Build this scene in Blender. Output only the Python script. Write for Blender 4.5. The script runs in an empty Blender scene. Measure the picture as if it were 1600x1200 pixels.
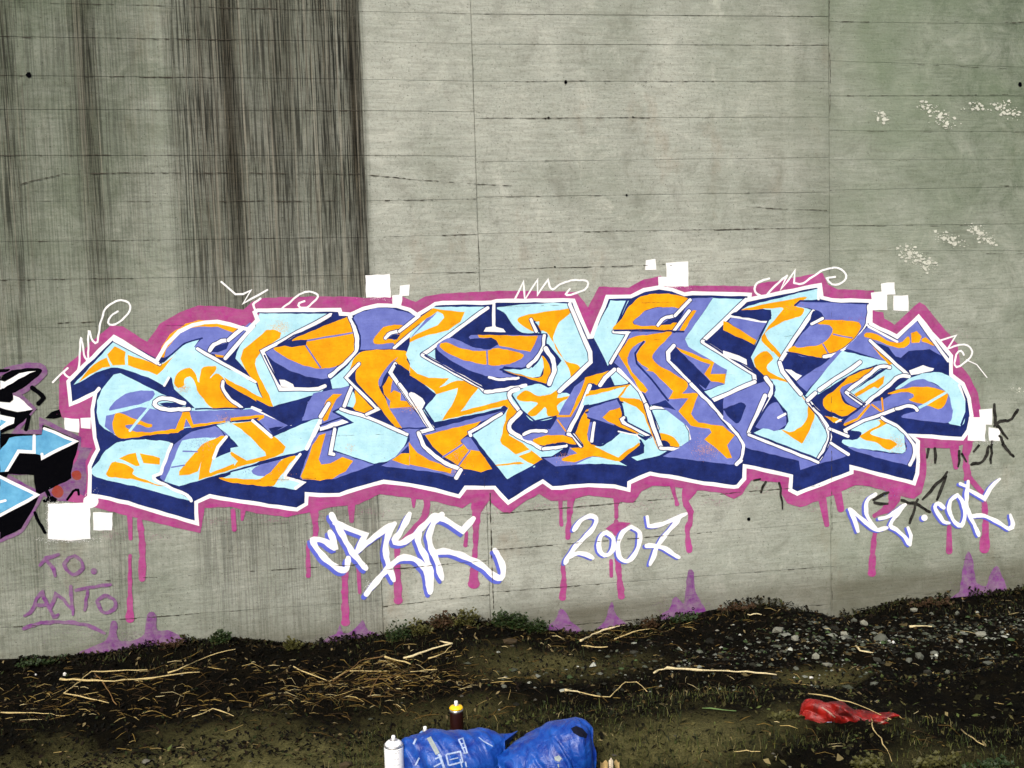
import bpy, math, random
import numpy as np
from mathutils import Vector, Matrix, geometry, bvhtree
R = math.radians
random.seed(7)
rng = np.random.default_rng(7)
SC = bpy.context.scene

# ---------------------------------------------------------------- camera
FPX = 1700.0                                   # focal length for a 1600 px wide frame
YAW, PITCH, ROLL = R(12.6), R(-5.0), 0.030
CAM = Vector((0.0, -4.95, 1.60))
fwd = Vector((math.sin(YAW)*math.cos(PITCH), math.cos(YAW)*math.cos(PITCH), math.sin(PITCH)))
r0 = Vector((math.cos(YAW), -math.sin(YAW), 0)); u0 = r0.cross(fwd)
RT = r0*math.cos(ROLL) - u0*math.sin(ROLL)
UP = u0*math.cos(ROLL) + r0*math.sin(ROLL)
cam = bpy.data.cameras.new('camera'); cam.sensor_width = 36; cam.lens = 36*FPX/1600
cam.clip_start = 0.05; cam.clip_end = 500
co = bpy.data.objects.new('camera', cam); SC.collection.objects.link(co)
co.matrix_world = Matrix(((RT.x, UP.x, -fwd.x, CAM.x), (RT.y, UP.y, -fwd.y, CAM.y), (RT.z, UP.z, -fwd.z, CAM.z), (0, 0, 0, 1)))
SC.camera = co

# ---------------------------------------------------------------- world, sun, exposure
SUN_EL, SUN_AZ = R(40), R(-150)                # soft overcast light from behind the camera, a little from the left
w = bpy.data.worlds.new('World'); SC.world = w; w.use_nodes = True
nt = w.node_tree; bg = nt.nodes['Background']
sky = nt.nodes.new('ShaderNodeTexSky'); sky.sky_type = 'NISHITA'; sky.sun_disc = False
sky.sun_elevation = SUN_EL; sky.sun_rotation = R(210); sky.air_density = 1.0; sky.dust_density = 5.0; sky.ozone_density = 0.6
nt.links.new(sky.outputs[0], bg.inputs[0]); bg.inputs[1].default_value = 0.07
sl = bpy.data.lights.new('sun', 'SUN'); sl.energy = 1.5; sl.angle = R(14); sl.color = (1, 1, .985)
so = bpy.data.objects.new('sun', sl); SC.collection.objects.link(so)
d = Vector((math.sin(SUN_AZ)*math.cos(SUN_EL), math.cos(SUN_AZ)*math.cos(SUN_EL), math.sin(SUN_EL)))
so.rotation_euler = d.to_track_quat('Z', 'Y').to_euler(); so.location = d*20
SC.view_settings.view_transform = 'Standard'; SC.view_settings.look = 'None'
SC.view_settings.exposure = 1.05; SC.view_settings.gamma = 1; SC.view_settings.use_curve_mapping = False
# tile origins and scales of the tracing grid: (x0, y0, scale)
TILES = dict(Z=(0,0,1), A=(80,430,5), B=(80,600,5), C=(360,430,5), D=(360,600,5), E=(640,430,5), F=(640,600,5),
             G=(920,430,5), H=(920,600,5), I=(1130,430,5), J=(1130,600,5), K=(1280,430,5), L=(1280,600,5),
             M=(0,550,6.667), N=(0,670,6.667), X=(470,780,4.706), Y=(860,770,6.154), T=(1310,730,5.517),
             V=(20,840,6.667), U=(800,0,2))
MURAL = """
f K Z 130,787 100,782 80,765 76,745 110,722 118,700 125,690 122,675 100,655 94,650 94,620 94,600 92,594 100,574 120,558 140,536 174,508 192,510 230,534 250,506 280,488 310,477 350,479 380,484 394,472 406,466 440,464 540,463 572,466 610,464 630,464 650,472 664,463 690,459 780,454 860,455 900,456 919,480 936,448 982,449 1006,437 1032,431 1052,448 1076,446 1178,447 1190,442 1230,436 1270,428 1285,427 1294,445 1310,452 1366,454 1366,486 1380,488 1382,498 1398,507 1436,472 1446,478 1496,538 1500,570 1516,590 1528,614 1532,638 1532,650 1522,690 1486,700 1446,700 1448,720 1447,744 1440,770 1428,780 1404,774 1360,760 1336,758 1310,770 1280,782 1250,793 1230,786 1220,770 1216,754 1174,750 1160,772 1146,780 1128,770 1090,766 1048,760 1020,759 1002,768 990,786 968,784 956,778 920,774 892,780 872,783 860,782 842,772 816,786 796,802 784,800 764,782 752,800 738,784 722,794 672,782 640,778 594,772 560,788 512,793 496,798 448,808 400,802 360,792 320,794 313,833 282,826 224,812 152,794
s4 K Z 94,600 94,650
P 9,10,12 K Z 218,812 222,850 222,905
P 8,6 K Z 203,800 204,842
P 5,7,13 K Z 203,868 203,930 203,968
P 12,7 K Z 549,786 549,814
P 12,8,6,8 K Z 491,800 493,836 482,852 482,900
P 10,10,13 K Z 539,885 539,930 540,972
P 6,5 K Z 560,885 562,926
P 12,9,8 K Z 667,772 663,806 625,850
P 8,9,14 K Z 620,845 621,890 622,938
P 10,4 K Z 646,776 646,792
P 20,12,8,8,18 K Z 746,780 744,810 743,850 741,880 740,912
P 5,6 K Z 729,832 727,852
P 10,5,6 K Z 875,770 876,790 877,820
P 14,7,9 K Z 893,772 890,800 887,840
P 6,8,12 K Z 879,880 881,905 879,934
P 12,6,6 K Z 964,780 963,792 963,808
P 6,14 K Z 963,814 965,832
P 6,5 K Z 955,876 955,900
P 10,8,12 K Z 965,874 968,905 971,932
P 8,5,7 K Z 1049,756 1053,770 1058,788
P 24,12,8,9,7,12 K Z 1080,760 1071,782 1079,800 1078,815 1074,830 1077,860
P 8,7 K Z 364,798 366,827
P 8,5 K Z 380,798 378,812
P 13,9 K Z 1285,780 1292,820
P 12,10 K Z 1308,768 1314,796
P 7,9,13 K Z 1367,832 1364,860 1362,896
P 7,9 K Z 1483,823 1483,862
P 9,9,17 K Z 1538,784 1540,820 1538,858
P 14,8 K Z 1491,694 1494,730
P 16,8,14 K Z 1513,690 1509,718 1513,748
P 8,7 K Z 1516,748 1540,776
P 20,14,6 K Z 1400,766 1392,790 1366,806
f K Z 945,826 962,815 985,817 972,830 965,840 955,830
f N Z 107,596 112,590 178,528 244,566 248,558 260,538 280,518 300,508 320,504 340,503 360,507 388,517 402,500 406,490 402,485 531,484 532,490 546,491 568,482 590,477 620,478 640,484 652,492 680,475 692,473 768,473 776,470 896,469 920,526 924,526 949,464 986,463 1006,453 1030,449 1050,452 1070,460 1082,458 1172,460 1173,468 1168,470 1281,445 1284,465 1300,469 1360,470 1360,506 1402,526 1435,495 1486,556 1486,586 1504,600 1514,622 1518,650 1513,672 1504,686 1424,680 1434,690 1435,720 1433,740 1428,755 1331,730 1330,738 1329,741 1300,750 1246,771 1235,766 1236,744 1164,728 1163,748 1152,760 1146,761 1100,755 1060,747 1016,740 983,754 983,766 960,760 920,758 862,763 848,752 794,785 772,762 728,762 717,775 680,766 640,757 600,753 570,760 530,773 500,774 479,772 478,788 464,796 420,790 360,781 328,775 306,785 308,818 260,804 200,786 156,776 140,774 140,728 153,702 148,684 144,640 149,614 110,632
# letter one
f B A 175,855 490,515 835,695 885,680 1000,570 1060,530 1160,500 1115,560 1600,840 1600,985 1360,830 1340,870 1360,930 1490,1040 1130,1045 1050,970 960,890 940,800 920,790 885,865 760,800 560,730 470,720 350,760 230,835
f O A 215,838 250,780 330,700 430,640 460,712 400,725 300,778
f O A 500,555 580,600 575,700 480,706 435,620
f O A 600,622 850,702 880,690 950,640 1000,580 960,630 870,740 830,777 760,755 598,705
F O A 960,840 970,790 1020,740 1080,725 1120,760 1155,840 1165,760 1190,720 1290,715 1240,810 1290,765 1330,790 1350,820 1330,870 1350,930 1420,1000 1460,1040 1270,1040 1190,970 1140,900 1120,830 1080,790 1040,810 1040,860 990,880
f O A 1350,800 1600,950 1600,985 1370,850
f B B 360,130 395,40 440,-15 490,-75 540,-85 860,75 1050,150 1050,190 1600,190 1600,270 1100,335 560,425 500,400 420,350 375,310 355,220
F P B 455,205 530,110 640,60 800,55 790,110 700,155
f P B 430,250 530,225 700,178 760,190 850,200 1100,210 1600,195 1600,265 1100,330 560,415 480,390 420,330
F O B 530,225 660,275 790,320 760,340 690,320 630,315 580,325 590,345 660,370 780,375 980,350 990,380 800,395 580,425 500,395 480,330 490,250
f O B 970,352 1030,210 1080,210 1110,315 1360,285 1360,300 1095,342 1055,270 1030,355 960,380
s4.2 B B 430,225 720,165
s4 B B 790,150 615,365
f N B 845,155 900,140 1000,150 1060,165 1000,182 880,177
S6 W B 1040,150 900,110 830,125 810,155 840,185 920,200 1080,195
f O A 845,640 860,560 930,460 1050,380 1150,350 1300,360 1490,410 1440,460 1300,410 1150,400 1040,430 960,500 900,580 880,640
f P A 882,645 900,580 960,500 1040,430 1150,400 1300,405 1440,455 1550,370 1600,390 1370,640 1280,620 1200,600 1120,560 1180,490 1160,495 1040,530 940,620
f O A 1275,620 1370,630 1370,645 1290,642
f N A 1250,600 1290,550 1390,525 1370,580 1300,605
S6 W A 1240,590 1270,545 1330,515 1380,510
s6 W A 1380,510 1500,410
s6 W A 1360,650 1580,395
s4.5 W A 490,508 850,698
s2.6 N A 505,492 830,660
s5 W A 1140,575 1600,835
S5 W A 1340,830 1345,890 1400,970 1490,1035
s4 W A 885,862 920,800
s2.5 N A 1130,1045 1510,1040
s2.5 N A 1180,490 1040,535 940,620 850,690
s5.5 W A 345,920 375,885
# lower left blob
F B B 330,715 370,600 430,520 510,460 650,435 800,440 940,470 870,650 860,700 800,720 830,765 1090,910 700,810
F O B 440,720 450,660 500,605 640,660 640,690 660,720 870,800 740,770 640,745
f O B 530,580 600,545 660,540 690,640 660,640
f O B 690,540 850,575 850,630 720,620
f P B 850,735 880,640 960,470 1100,370 1280,330 1390,400 1270,560 1230,700 1000,800 880,760
f B B 885,760 1020,440 1150,420 1290,420 1270,580 1480,500 1600,400 1600,620 1000,800
f B B 1290,320 1430,290 1650,430 1650,590 1600,620 1400,640 1480,500 1470,470
f N B 1300,330 1370,405 1470,470 1460,492 1278,582 1310,480 1365,420
f B D 0,310 20,300 180,290 330,410 640,280 700,265 600,515 300,585 120,630 0,660 0,500 65,490 0,420
f O B 1370,405 1330,405 1180,470 1000,680 1000,715 1080,710 1150,680 1170,610 1150,750 1450,655 1430,620 1400,530 1440,620 1240,695 1235,680 1280,520 1320,460
f O D 15,310 170,290 370,430 430,490 415,540 350,570 0,665 0,640 40,645 0,540 10,525 60,560 130,600 280,560 270,530 190,450 80,350
f B D 10,560 30,640 60,600
s2.2 P B 1030,525 1140,530
s2.2 P B 940,652 1040,635
s5 W B 1370,410 1300,490 1270,580
S5 W B 940,470 870,650 855,700 800,720 850,770 1060,870 1095,912
f B B 1320,740 1450,690 1600,640 1600,780 1450,760
f B D 0,690 200,640 380,590 500,565 550,550 430,720 575,770 510,825 330,800 0,740
F P D 180,700 190,650 390,590 360,650 280,720
F O D -90,735 0,735 200,745 280,710 360,640 400,590 510,562 420,680 350,780 310,800 180,790 0,768
s4.5 W D 545,550 430,705 430,730 570,770 510,815
s2.5 N D 0,685 200,630 400,580 600,515
f P D 0,205 180,200 460,320 320,385 220,290 200,250 0,265
f O D 0,265 200,243 265,240 265,262 220,288 200,270 0,297
s2 N D 0,297 220,268
f N D 300,345 420,330 325,390
s5 W D 170,185 475,315
s5 W D 175,285 320,410
s6.5 W D 705,285 595,505
s2.5 N D 330,405 640,270 720,262
# letter two
f B C 230,300 800,300 440,490 240,600 255,640 380,880 400,900 700,900 745,865 710,920 330,1025 210,840 40,650 50,600 110,500 200,400 210,330
f B C 0,735 200,850 250,965 330,1030 0,830
f O C 395,450 340,425 280,430 200,500 100,580 80,650 110,720 160,800 210,840 250,960 0,825 0,855 300,1025 335,1025 300,930 210,760 190,690 200,650 240,600 280,560 390,490
F P C 275,600 330,570 430,640 560,700 700,730 830,710 780,800 640,800 480,750 350,680
F O C 340,570 500,540 480,505 700,410 930,325 970,460 975,560 930,660 830,710 700,730 560,700 430,640
s2.6 P C 600,510 960,450
s2.6 P C 590,550 705,720
f N C 390,545 500,510 600,505 590,545 480,562
s5.5 W C 800,300 250,595 390,890 690,890 740,862
s2.5 N C 265,625 385,850
s2.5 N C 370,545 500,470 900,325
f W C 380,815 420,818 490,850 500,880 400,870
F P C 965,330 1040,285 1150,255 1250,260 1370,290 1450,330 1370,450 1280,570 1010,590 1000,480
S6.5 W C 930,310 975,430 990,520 980,600 920,670 780,790
S2.5 N C 955,340 1005,450 1012,560 960,650 800,800
F O C 1120,535 1130,480 1180,420 1240,392 1340,390 1360,410 1270,435 1220,475 1300,520 1200,535
f O C 1320,440 1600,250 1600,290 1300,560 1270,530
f P C 1540,350 1600,300 1600,390 1490,450 1380,520 1330,560
f N C 1230,500 1270,465 1330,465 1300,500
f N C 1290,575 1400,470 1480,440 1390,520 1370,575
S5 W C 1210,495 1255,450 1320,440
s5 W C 1320,440 1475,315
s5 W C 1280,570 1540,345
s3 N C 1010,590 1370,580
s3 N C 200,290 860,292
f N C 800,290 850,300 830,325 780,330
f B C 780,820 880,740 1010,600 1000,690 900,800 930,865 800,890
f P C 650,920 920,870 960,880 890,1030 800,1060 710,1110 560,1140 600,1010
f N C 560,1140 600,1010 480,1000 340,1030 230,1060 460,1180
f P D 600,140 900,40 950,20 880,180 800,210 960,310 700,370 720,260 560,270 620,180
f O C 870,925 800,930 750,980 700,1090 730,1140 760,1130 790,1040 830,970
s6 W C 772,1000 707,1105
f B C 950,900 980,940 975,1040 905,1020
f O C 970,890 1120,1050 1060,1080 980,1060 960,1040 980,990
s5.5 W C 950,870 888,1022
F O C 1020,600 1360,590 1380,660 1420,730 1500,780 1600,810 1600,890 1300,690 1220,750 1160,850 1190,930 1240,1010 1340,1190 1260,1130 1150,1010 980,820 1010,690 960,720 920,780
f O C 1230,980 1320,1190 1290,1190 1150,1010
f P C 1280,820 1440,1010 1560,1190 1340,1190 1240,1040 1200,900 1250,830
F P C 1310,640 1220,720 1155,830 1170,870 1200,800 1260,700
f O C 1240,790 1190,870 1200,930 1250,980 1240,1040 1410,1030 1410,990 1330,980 1330,920 1280,900 1250,920 1270,810
f B D 810,215 880,190 1400,390 1380,460 1300,560 1200,620 1120,630 790,520 840,340 950,310
s3 N D 805,215 870,185 1405,388
s5 W D 860,197 1090,265 1385,397
s3 N D 805,215 950,300 840,335 795,520 1120,630
S3 N D 1120,630 1250,600 1350,510 1405,388
f W D 700,340 880,275 925,300 700,370
s2.6 N D 700,325 860,262 945,300 700,375
s5.5 W D 815,345 782,545 810,550
s5 W C 1005,690 905,800 1150,1045 1060,1088
s2.6 N C 925,800 1150,1020
f P D 540,730 600,560 650,420 690,380 800,360 790,520 1120,630 820,740 560,745
f O D 690,400 745,385 690,590 710,630 780,620 870,570 960,600 900,680 800,740 700,755 560,740 550,720 600,600 640,480
s5.5 W D 815,355 782,545 810,550
f P D 1340,350 1560,350 1470,380 1500,450 1600,570 1600,690 1180,640 1300,560 1400,440 1400,390
f O D 1390,450 1450,520 1600,600 1600,662 1400,640 1260,595 1330,545 1400,530
f N D 1330,540 1390,480 1400,540
f O D 1150,160 1340,340 1260,310
f P F 0,385 70,380 120,490 250,600 380,680 360,730 0,640
f O F 0,460 60,540 150,590 330,665 320,700 0,628
# letter three
f B C 1370,620 1400,540 1490,450 1600,430 1600,810 1500,780 1420,730
f B E 0,460 130,330 180,250 610,245 100,625 590,905 760,905 780,970 700,1050 180,1150 110,1050 210,930 0,760
f O E 180,260 430,290 400,360 300,430 100,480 0,525 0,490 100,440 220,390 270,330 260,300 220,285 0,425 0,400 170,265
f P E 0,500 130,340 220,290 100,400
f O E 0,715 60,770 150,800 310,805 230,880 370,820 450,825 550,860 400,1065 780,965 790,1010 860,1070 790,1180 770,1180 770,1040 740,1020 250,1135 350,980 380,880 210,930 190,900 0,780
f P F 70,395 200,335 700,205 740,220 560,295 120,400
f O F 120,400 560,290 460,390 400,440 400,460 470,500 540,520 660,660 560,688 420,660 270,570 180,490
f P F 400,440 450,410 490,420 545,525 460,510 410,460
s2.6 P F 410,475 260,570
s2.6 P F 470,520 380,640
f N F 190,320 710,190 720,210 200,347
f B F 490,400 740,235 770,180 850,200 790,290 780,370 900,430 1040,500 1100,510 1220,490 1110,565 1030,570 1030,600 765,750
f O F 780,110 850,205 790,290 775,400 880,460 1040,590 960,635 860,570 720,470 710,440 770,180
f O F 670,632 870,605 910,622 680,642
s4.2 B F 830,560 940,520
s4.2 B F 850,590 970,640
s2.6 N F 480,410 660,670 765,752 1030,600
s5 W F 720,230 470,380 480,405
s5.5 W C 1290,690 1250,760 1420,1010 1580,1190
s5.5 W D 1320,0 1560,345 1470,375
s5.5 W F 5,80 175,350 70,378
S6 W F 70,378 120,490 250,600 400,670
s6 W F 400,670 365,735
s2.6 N C 1290,700 1600,1170
f W C 1405,915 1440,918 1500,960 1520,1000 1500,1040 1470,1030
s5.5 W E 610,252 100,625
s5.5 W E 100,625 550,870 590,912
S5.5 W E 590,912 700,900 910,862
s2.6 N E 120,628 590,890
S6.5 W E 850,890 780,920 800,980 870,1075
S6.5 W F 870,220 790,300 790,370 900,430 1040,505
S5 W F 1040,505 1120,500 1222,482
s2.8 N F 805,345 900,410 1030,480 1130,480 1220,470
F P E 210,570 320,490 470,550 600,580 690,540 680,510 640,490 470,495 480,465 530,465 1040,470 1030,560 920,710 780,720 700,740 850,790 620,790 400,710
F N E 470,515 620,500 640,530 600,555 520,545
f O E 530,465 1000,475 980,540 940,600 700,550 680,510 640,490 540,490
F O E 230,550 280,525 420,575 540,592 600,590 700,570 890,620 820,680 700,705 600,700 450,670 320,620
s2.6 P E 605,590 610,700
s2.2 P E 700,560 900,610
F B E 690,250 1240,225 1330,400 1410,600 1410,680 1180,900 1250,930 1170,1090 980,1140 880,1060 800,940 980,850 1100,870 1140,710 1060,560 1070,460 860,440 740,290
F O E 855,330 1265,260 1260,290 1170,370 1125,470 1140,570 1210,660 1330,720 1265,800 1240,720 1070,450 960,440
f N E 1060,530 1085,540 1190,670 1150,715 1080,600
f B E 730,740 930,720 1030,620 1050,720 1020,790 960,800
F O E 740,745 960,800 1030,790 1050,720 1035,630 1080,680 1100,740 1070,845 880,790
s2.6 N E 720,740 740,720 860,735 930,715
s2.6 N E 730,755 1100,865 1140,715
s3 N E 470,458 1070,462
s5 W E 950,345 990,440
s4 N E 975,360 1020,445
f B E 980,362 1012,360 1010,395
S5.5 W E 1052,470 1045,560 1000,640 925,712
S2.5 N E 1070,465 1060,560 1020,640 960,720
S7 W E 1060,570 1115,650 1130,740 1090,850
S4 W E 620,797 700,815 850,803
s5 W E 657,225 660,400
s2.2 N E 675,240 676,390
f W E 577,440 600,412 660,395 730,420 750,448 650,442
F O E 840,950 900,900 1000,940 1080,935 1180,890 1150,960 1250,940 1240,960 1150,1020 1170,1090 1080,1100 1060,1030 980,1100 920,1080 1000,1000 860,980
s2.6 N E 800,940 880,1060 980,1140 1165,1095
s6.5 W E 1250,225 1410,600 1412,680 1170,910
s2.6 N E 1270,220 1430,580
# letter four
f P F 1250,90 1400,0 1230,395 1090,370 1150,270 1180,200
F P F 880,405 1000,370 1100,350 1230,380 1250,410 960,445
f O E 1370,800 1590,735 1520,780 1490,870 1420,840 1260,1110 1150,1110 1150,1090 1250,1095 1350,870
f P E 1290,870 1370,810 1350,870 1250,1085 1180,1085 1240,960
s2.4 O F 1155,280 1222,372
f P F 1250,490 1230,560 1050,580 1140,645 1300,632 1500,620 1430,560
f O F 1380,200 1440,180 1410,270 1390,400 1450,480 1600,560 1600,592 1430,560 1290,612 1190,600 1190,580 1310,540 1250,500 1360,495 1290,400 1340,260
f B F 1310,622 1430,565 1600,592 1600,622
F O F 960,440 1080,400 1250,410 1300,472 1180,455 1040,478
f P F 1380,230 1600,150 1600,330 1450,280 1390,260
f P F 1410,300 1440,290 1420,420 1430,470 1390,440 1395,350
S5 W F 890,392 970,365 1070,370
s4.6 W F 1445,300 1420,450
s2.6 N F 1375,225 1600,150
s2.6 N F 1390,262 1600,335
s6 W F 1410,10 1340,190 1235,390
s5.5 W F 1235,390 1280,402 1340,485
s2.6 N F 1440,0 1365,190 1265,385 1355,490
f O F 1370,110 1380,80 1600,25 1600,45 1440,85
f B F 1350,170 1370,100 1600,45 1600,110
f B G 0,960 330,850 250,960 0,1020
f O G 0,905 330,850 300,880 240,960 360,965 420,985 470,1180 430,1130 400,1060 370,1030 240,980 220,960 290,870 0,935
f B G 170,790 230,720 330,820 300,850 200,862
f B G 270,985 370,1030 420,1100 480,1200 480,1330 440,1330 280,1120
f B G 330,850 250,960 360,965 420,985 420,930 380,870
s3 N G 0,1022 230,965 290,1130
f B H 260,150 370,180 430,240 470,350 500,410 440,440 290,290
f O H 110,260 160,210 240,180 262,230 250,300 390,375 390,392 300,370 150,292
f P H 0,190 220,120 250,180 160,210 110,260 90,290 0,265
f B H 230,380 380,400 400,460 240,580 50,490 150,450
f O H 0,480 230,575 270,540 390,460 400,478 260,590 235,610 0,545
f B H 0,590 130,595 230,605 300,638 150,625 0,622
S3 N H 20,465 90,480 160,445 240,375
s2.6 N H 0,265 240,345 400,405
s2.2 W H 230,372 380,400 400,430
f B H 330,575 430,540 440,450 500,410 560,500 630,510 550,560 380,598
s5 W H 275,262 255,275 270,300 480,410
s2.6 N H 290,260 300,300 490,400 450,430 390,400
f N H 390,410 480,405 440,440
F B H 480,190 540,180 680,210 790,360 805,420 780,480 740,510 560,495
F O H 545,390 620,398 680,430 700,495 560,505
F N H 565,440 615,450 635,485 570,492
f O H 400,120 480,340 540,500 620,505 540,510 450,300 410,160 310,120 250,130 240,105
s6.5 W G 225,735 330,825 400,900 450,1010 530,1200
s6.5 W H 450,160 500,330 562,485
s2.6 N H 390,0 480,180 560,430
S5 W H 485,190 560,180 680,208 760,300 800,400 780,480 700,508 560,500
s6 W G 200,735 130,800 85,862
f B G 170,200 310,200 200,430 310,440 160,690 150,715 30,480 50,430
s5 W G 190,440 310,450 172,685
s3 N G 165,190 30,450 30,490 145,715
s2.6 N G 325,455 190,690
s3.2 N G 300,195 200,430
# letter five
f P G 320,440 660,440 800,180 970,175 750,500 780,560 960,640 1080,740 1055,850 900,900 650,560 620,640 950,990 1150,1190 1180,1250 1220,1370 1080,1330 800,1200 400,900 200,680 330,450
f P H 400,0 760,0 850,60 1150,330 1210,480 1150,632 900,605 580,565 700,500 800,430 780,350 680,210 610,130 480,165
f N H 480,165 600,125 680,205 560,175
F O G 210,430 250,350 320,240 400,170 520,145 680,150 780,190 720,270 600,250 480,260 400,310 350,385 540,390 690,370 660,425
F P G 355,385 400,310 480,265 600,250 720,265 680,320 540,390
f O G 820,270 790,290 705,435 740,440 840,275
f N G 560,388 620,345 685,345 640,382
S5 W G 540,390 590,335 670,318
s5 W G 670,318 792,192
s5 W G 665,432 785,280
s3 N G 200,430 400,428 740,442
F N G 340,180 430,135 550,118 680,130 790,185 680,152 520,145 400,165
f B G 970,180 1220,185 890,520 1300,770 1300,830 960,970 900,910 1060,850 1080,740 780,560 750,500
f O G 680,560 980,680 950,770 1070,770 1060,845 960,830 900,770 950,700 820,650 720,600
f N G 640,600 680,560 950,830 910,890 650,660
s6.5 W G 1228,192 890,518
s6.5 W G 890,518 1290,770 1298,830
s6 W G 1298,830 960,982
s3 N G 910,520 1320,780
F O G 310,500 500,460 650,450 520,590 500,650 560,710 770,840 725,925 690,928 480,740 400,690 370,620 440,510 300,640
f O G 230,620 310,500 380,500 300,640 320,700 460,900 440,922 400,900 330,780
f O G 560,710 770,840 725,925 860,920 800,1080 820,1120 860,1150 1050,1180 1140,1250 1080,1330 1120,1430 1080,1430 980,1340 900,1280 960,1230 940,1200 800,1180 700,1060 780,960 620,970 700,830 450,740
F P G 305,645 350,560 430,515 440,530 365,610 370,690 480,830 440,860 330,740
s3 N G 430,520 360,610 375,690 480,800 620,980
s6 W G 665,550 620,600 620,660 950,990 1100,1180
S6 W H 800,0 950,150 1100,320 1190,430 1212,500 1195,580 1155,630
s2.6 N G 640,660 960,985 1150,1200
S2.6 N H 960,135 1110,310 1205,430 1228,500 1205,590
# letter six
f P I 60,330 340,370 255,520 40,360
f O I 0,360 40,368 262,510 245,542 0,430
s4 W I 60,320 340,367
f W I 0,590 60,605 185,655 185,700 0,625
f P I 0,960 260,850 330,830 360,900 220,1190 100,1190 0,1050
f P J 0,110 260,0 370,0 360,60 200,380 740,605 830,455 980,550 850,590 600,672 590,600 180,500 150,420 90,340 0,270
F N J 20,190 60,170 140,145 175,170 150,250 100,310 0,200
f N J 850,440 900,400 1000,550 960,545
F P J 250,330 330,200 420,140 480,220 505,290 480,350 400,362
s2.6 N J 380,90 440,150 500,260 500,320 440,362
f B I 155,265 200,240 735,100 740,190 600,197 560,235 705,275 430,680 450,740 700,1020 830,1200 835,1320 740,1438 240,1235 310,1195 400,1215 480,1200 510,1140 500,1070 380,920 390,830 320,790 240,720 210,640 260,520 380,310 370,270 150,272
F N I 160,272 260,262 360,275 378,310 350,360 200,335 60,310
F O I 150,268 640,170 560,235 635,262 600,320 500,350 400,400 340,440 335,480 450,620 450,655 300,510 330,440 380,370 470,262 380,258
F O I 240,690 270,620 340,595 390,650 345,700 350,745 420,790 500,820 600,920 700,1040 712,1100 680,1200 620,1312 590,1300 460,1212 540,1222 640,1150 662,1040 640,980 550,870 480,830 320,790
s2 B I 390,600 440,660
s2.6 N I 375,310 210,640 240,720 320,795
s6 W I 705,280 560,490 440,680
s6 W I 440,680 460,750 605,930
s6.5 W I 660,975 750,1090 815,1200
S6.5 W J 660,130 780,270 825,370 825,440 748,585
s2.6 N J 640,90 700,180
S2.8 N J 700,165 820,300 835,400 800,520 750,590
S6.5 W I 330,800 375,860 370,930 210,1210
s6.5 W J 330,90 200,380
s3 N I 395,860 395,930 240,1190
s2.6 N J 350,110 215,375
s4.6 W J 200,395 745,612
s3.2 N J 220,385 745,590
s4 W J 430,265 485,232
s4 W I 745,100 742,190
s2.6 N I 200,215 730,100
F P I 600,208 740,200 850,212 1140,228 1125,330 1060,470 960,560 790,640 540,600 680,390 780,340 770,300 710,265 570,240
F N I 705,275 770,305 760,340 690,370 680,360
F O I 730,375 780,350 1060,370 1030,490 960,560 850,630 780,645 520,600 560,550 700,550 780,530 850,450 840,400
F P I 560,552 680,400 830,393 845,450 780,530 700,552
s2.2 P I 860,462 1010,490
s2.2 P I 780,540 830,622
s4.6 W I 690,382 780,338
S5.5 W I 1142,225 1125,380 1050,490 920,600 790,640
s3 N I 560,235 600,200 850,208 1140,222
S2.5 N I 1120,400 1050,500 920,615 800,655 500,600
# letter seven
f P I 570,830 800,680 900,590 930,590 820,720 650,910 600,860
f B I 640,940 850,680 930,590 1300,680 1320,640 1460,780 1380,790 1110,1000 980,920 1250,720 1200,700 1060,740 950,800 680,970
f P K 200,570 380,400 600,520 770,345 930,560 1000,670 1000,700 860,580 700,590 620,660 540,560 390,510 540,680
F O K 350,480 400,445 600,530 700,480 700,540 640,570 580,560 420,500
f O K 715,450 760,435 800,480 780,525 720,530
f O K 800,498 830,485 930,560 800,518
f O K 390,510 580,690 545,705 420,560
f N K 640,660 720,600 860,580 960,630 1010,700 1010,760 850,750 710,780
f N K 500,590 640,650 640,700 600,680
s5 W K 395,508 710,795
s5 W K 775,345 1008,670
s3 N K 790,345 1025,640
s3 N K 385,380 600,500 770,335
s3.5 W K 385,400 610,520
f W K 700,745 810,703 900,730 890,747 720,782
F O K 430,722 240,790 130,890 30,970 50,1040 120,1080 200,1100 300,1050 200,1000 165,920 190,870 260,842
F P K 165,900 200,860 260,845 210,920 360,1000 330,1042 220,995
f W I 480,735 530,740 615,785 570,825
S5.5 W K 555,722 480,712 400,770 210,915
s5.5 W K 210,915 355,1020
s6 W K 322,680 0,895
s6 W J 720,70 660,125
f N K 240,925 420,780 500,725 545,722 500,750 380,830
s2.6 N K 235,930 360,1015 720,800
f B K 290,940 510,790 480,880 600,790 700,800 640,800 360,1000
f O K 270,930 510,785 500,850 460,882 430,870 290,950
S5.5 W K 705,792 630,790 520,880 360,1005
F B K 600,895 700,810 850,762 980,770 1100,850 1150,960 1120,1170 1010,1150 1020,960 960,890 850,830
F P K 190,1150 380,1010 520,960 740,820 860,830 960,890 1020,960 1010,1150 650,1110 750,1050 730,1000 500,1080 320,1140
F O K 540,930 600,900 750,872 900,880 1000,920 1000,960 980,1020 930,1050 860,1020 770,1000 700,970 740,950 700,912
s4 B K 990,920 760,1045
F N K 500,1095 600,1050 740,1035 760,1060 650,1110 1100,1180 1080,1270 720,1250
s3 O K 490,960 500,1060
s3 O K 410,1010 490,1070
s4 O K 390,1015 300,1120 200,1165
f O K 40,1100 130,1110 180,1142 110,1152
s3 B K 110,1100 180,1120
s3 W K 180,1120 130,1150
s2.6 N K 180,1140 360,1000
s3 N K 70,1080 180,1120
f P L 80,480 230,555 140,590 0,622 70,540
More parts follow.
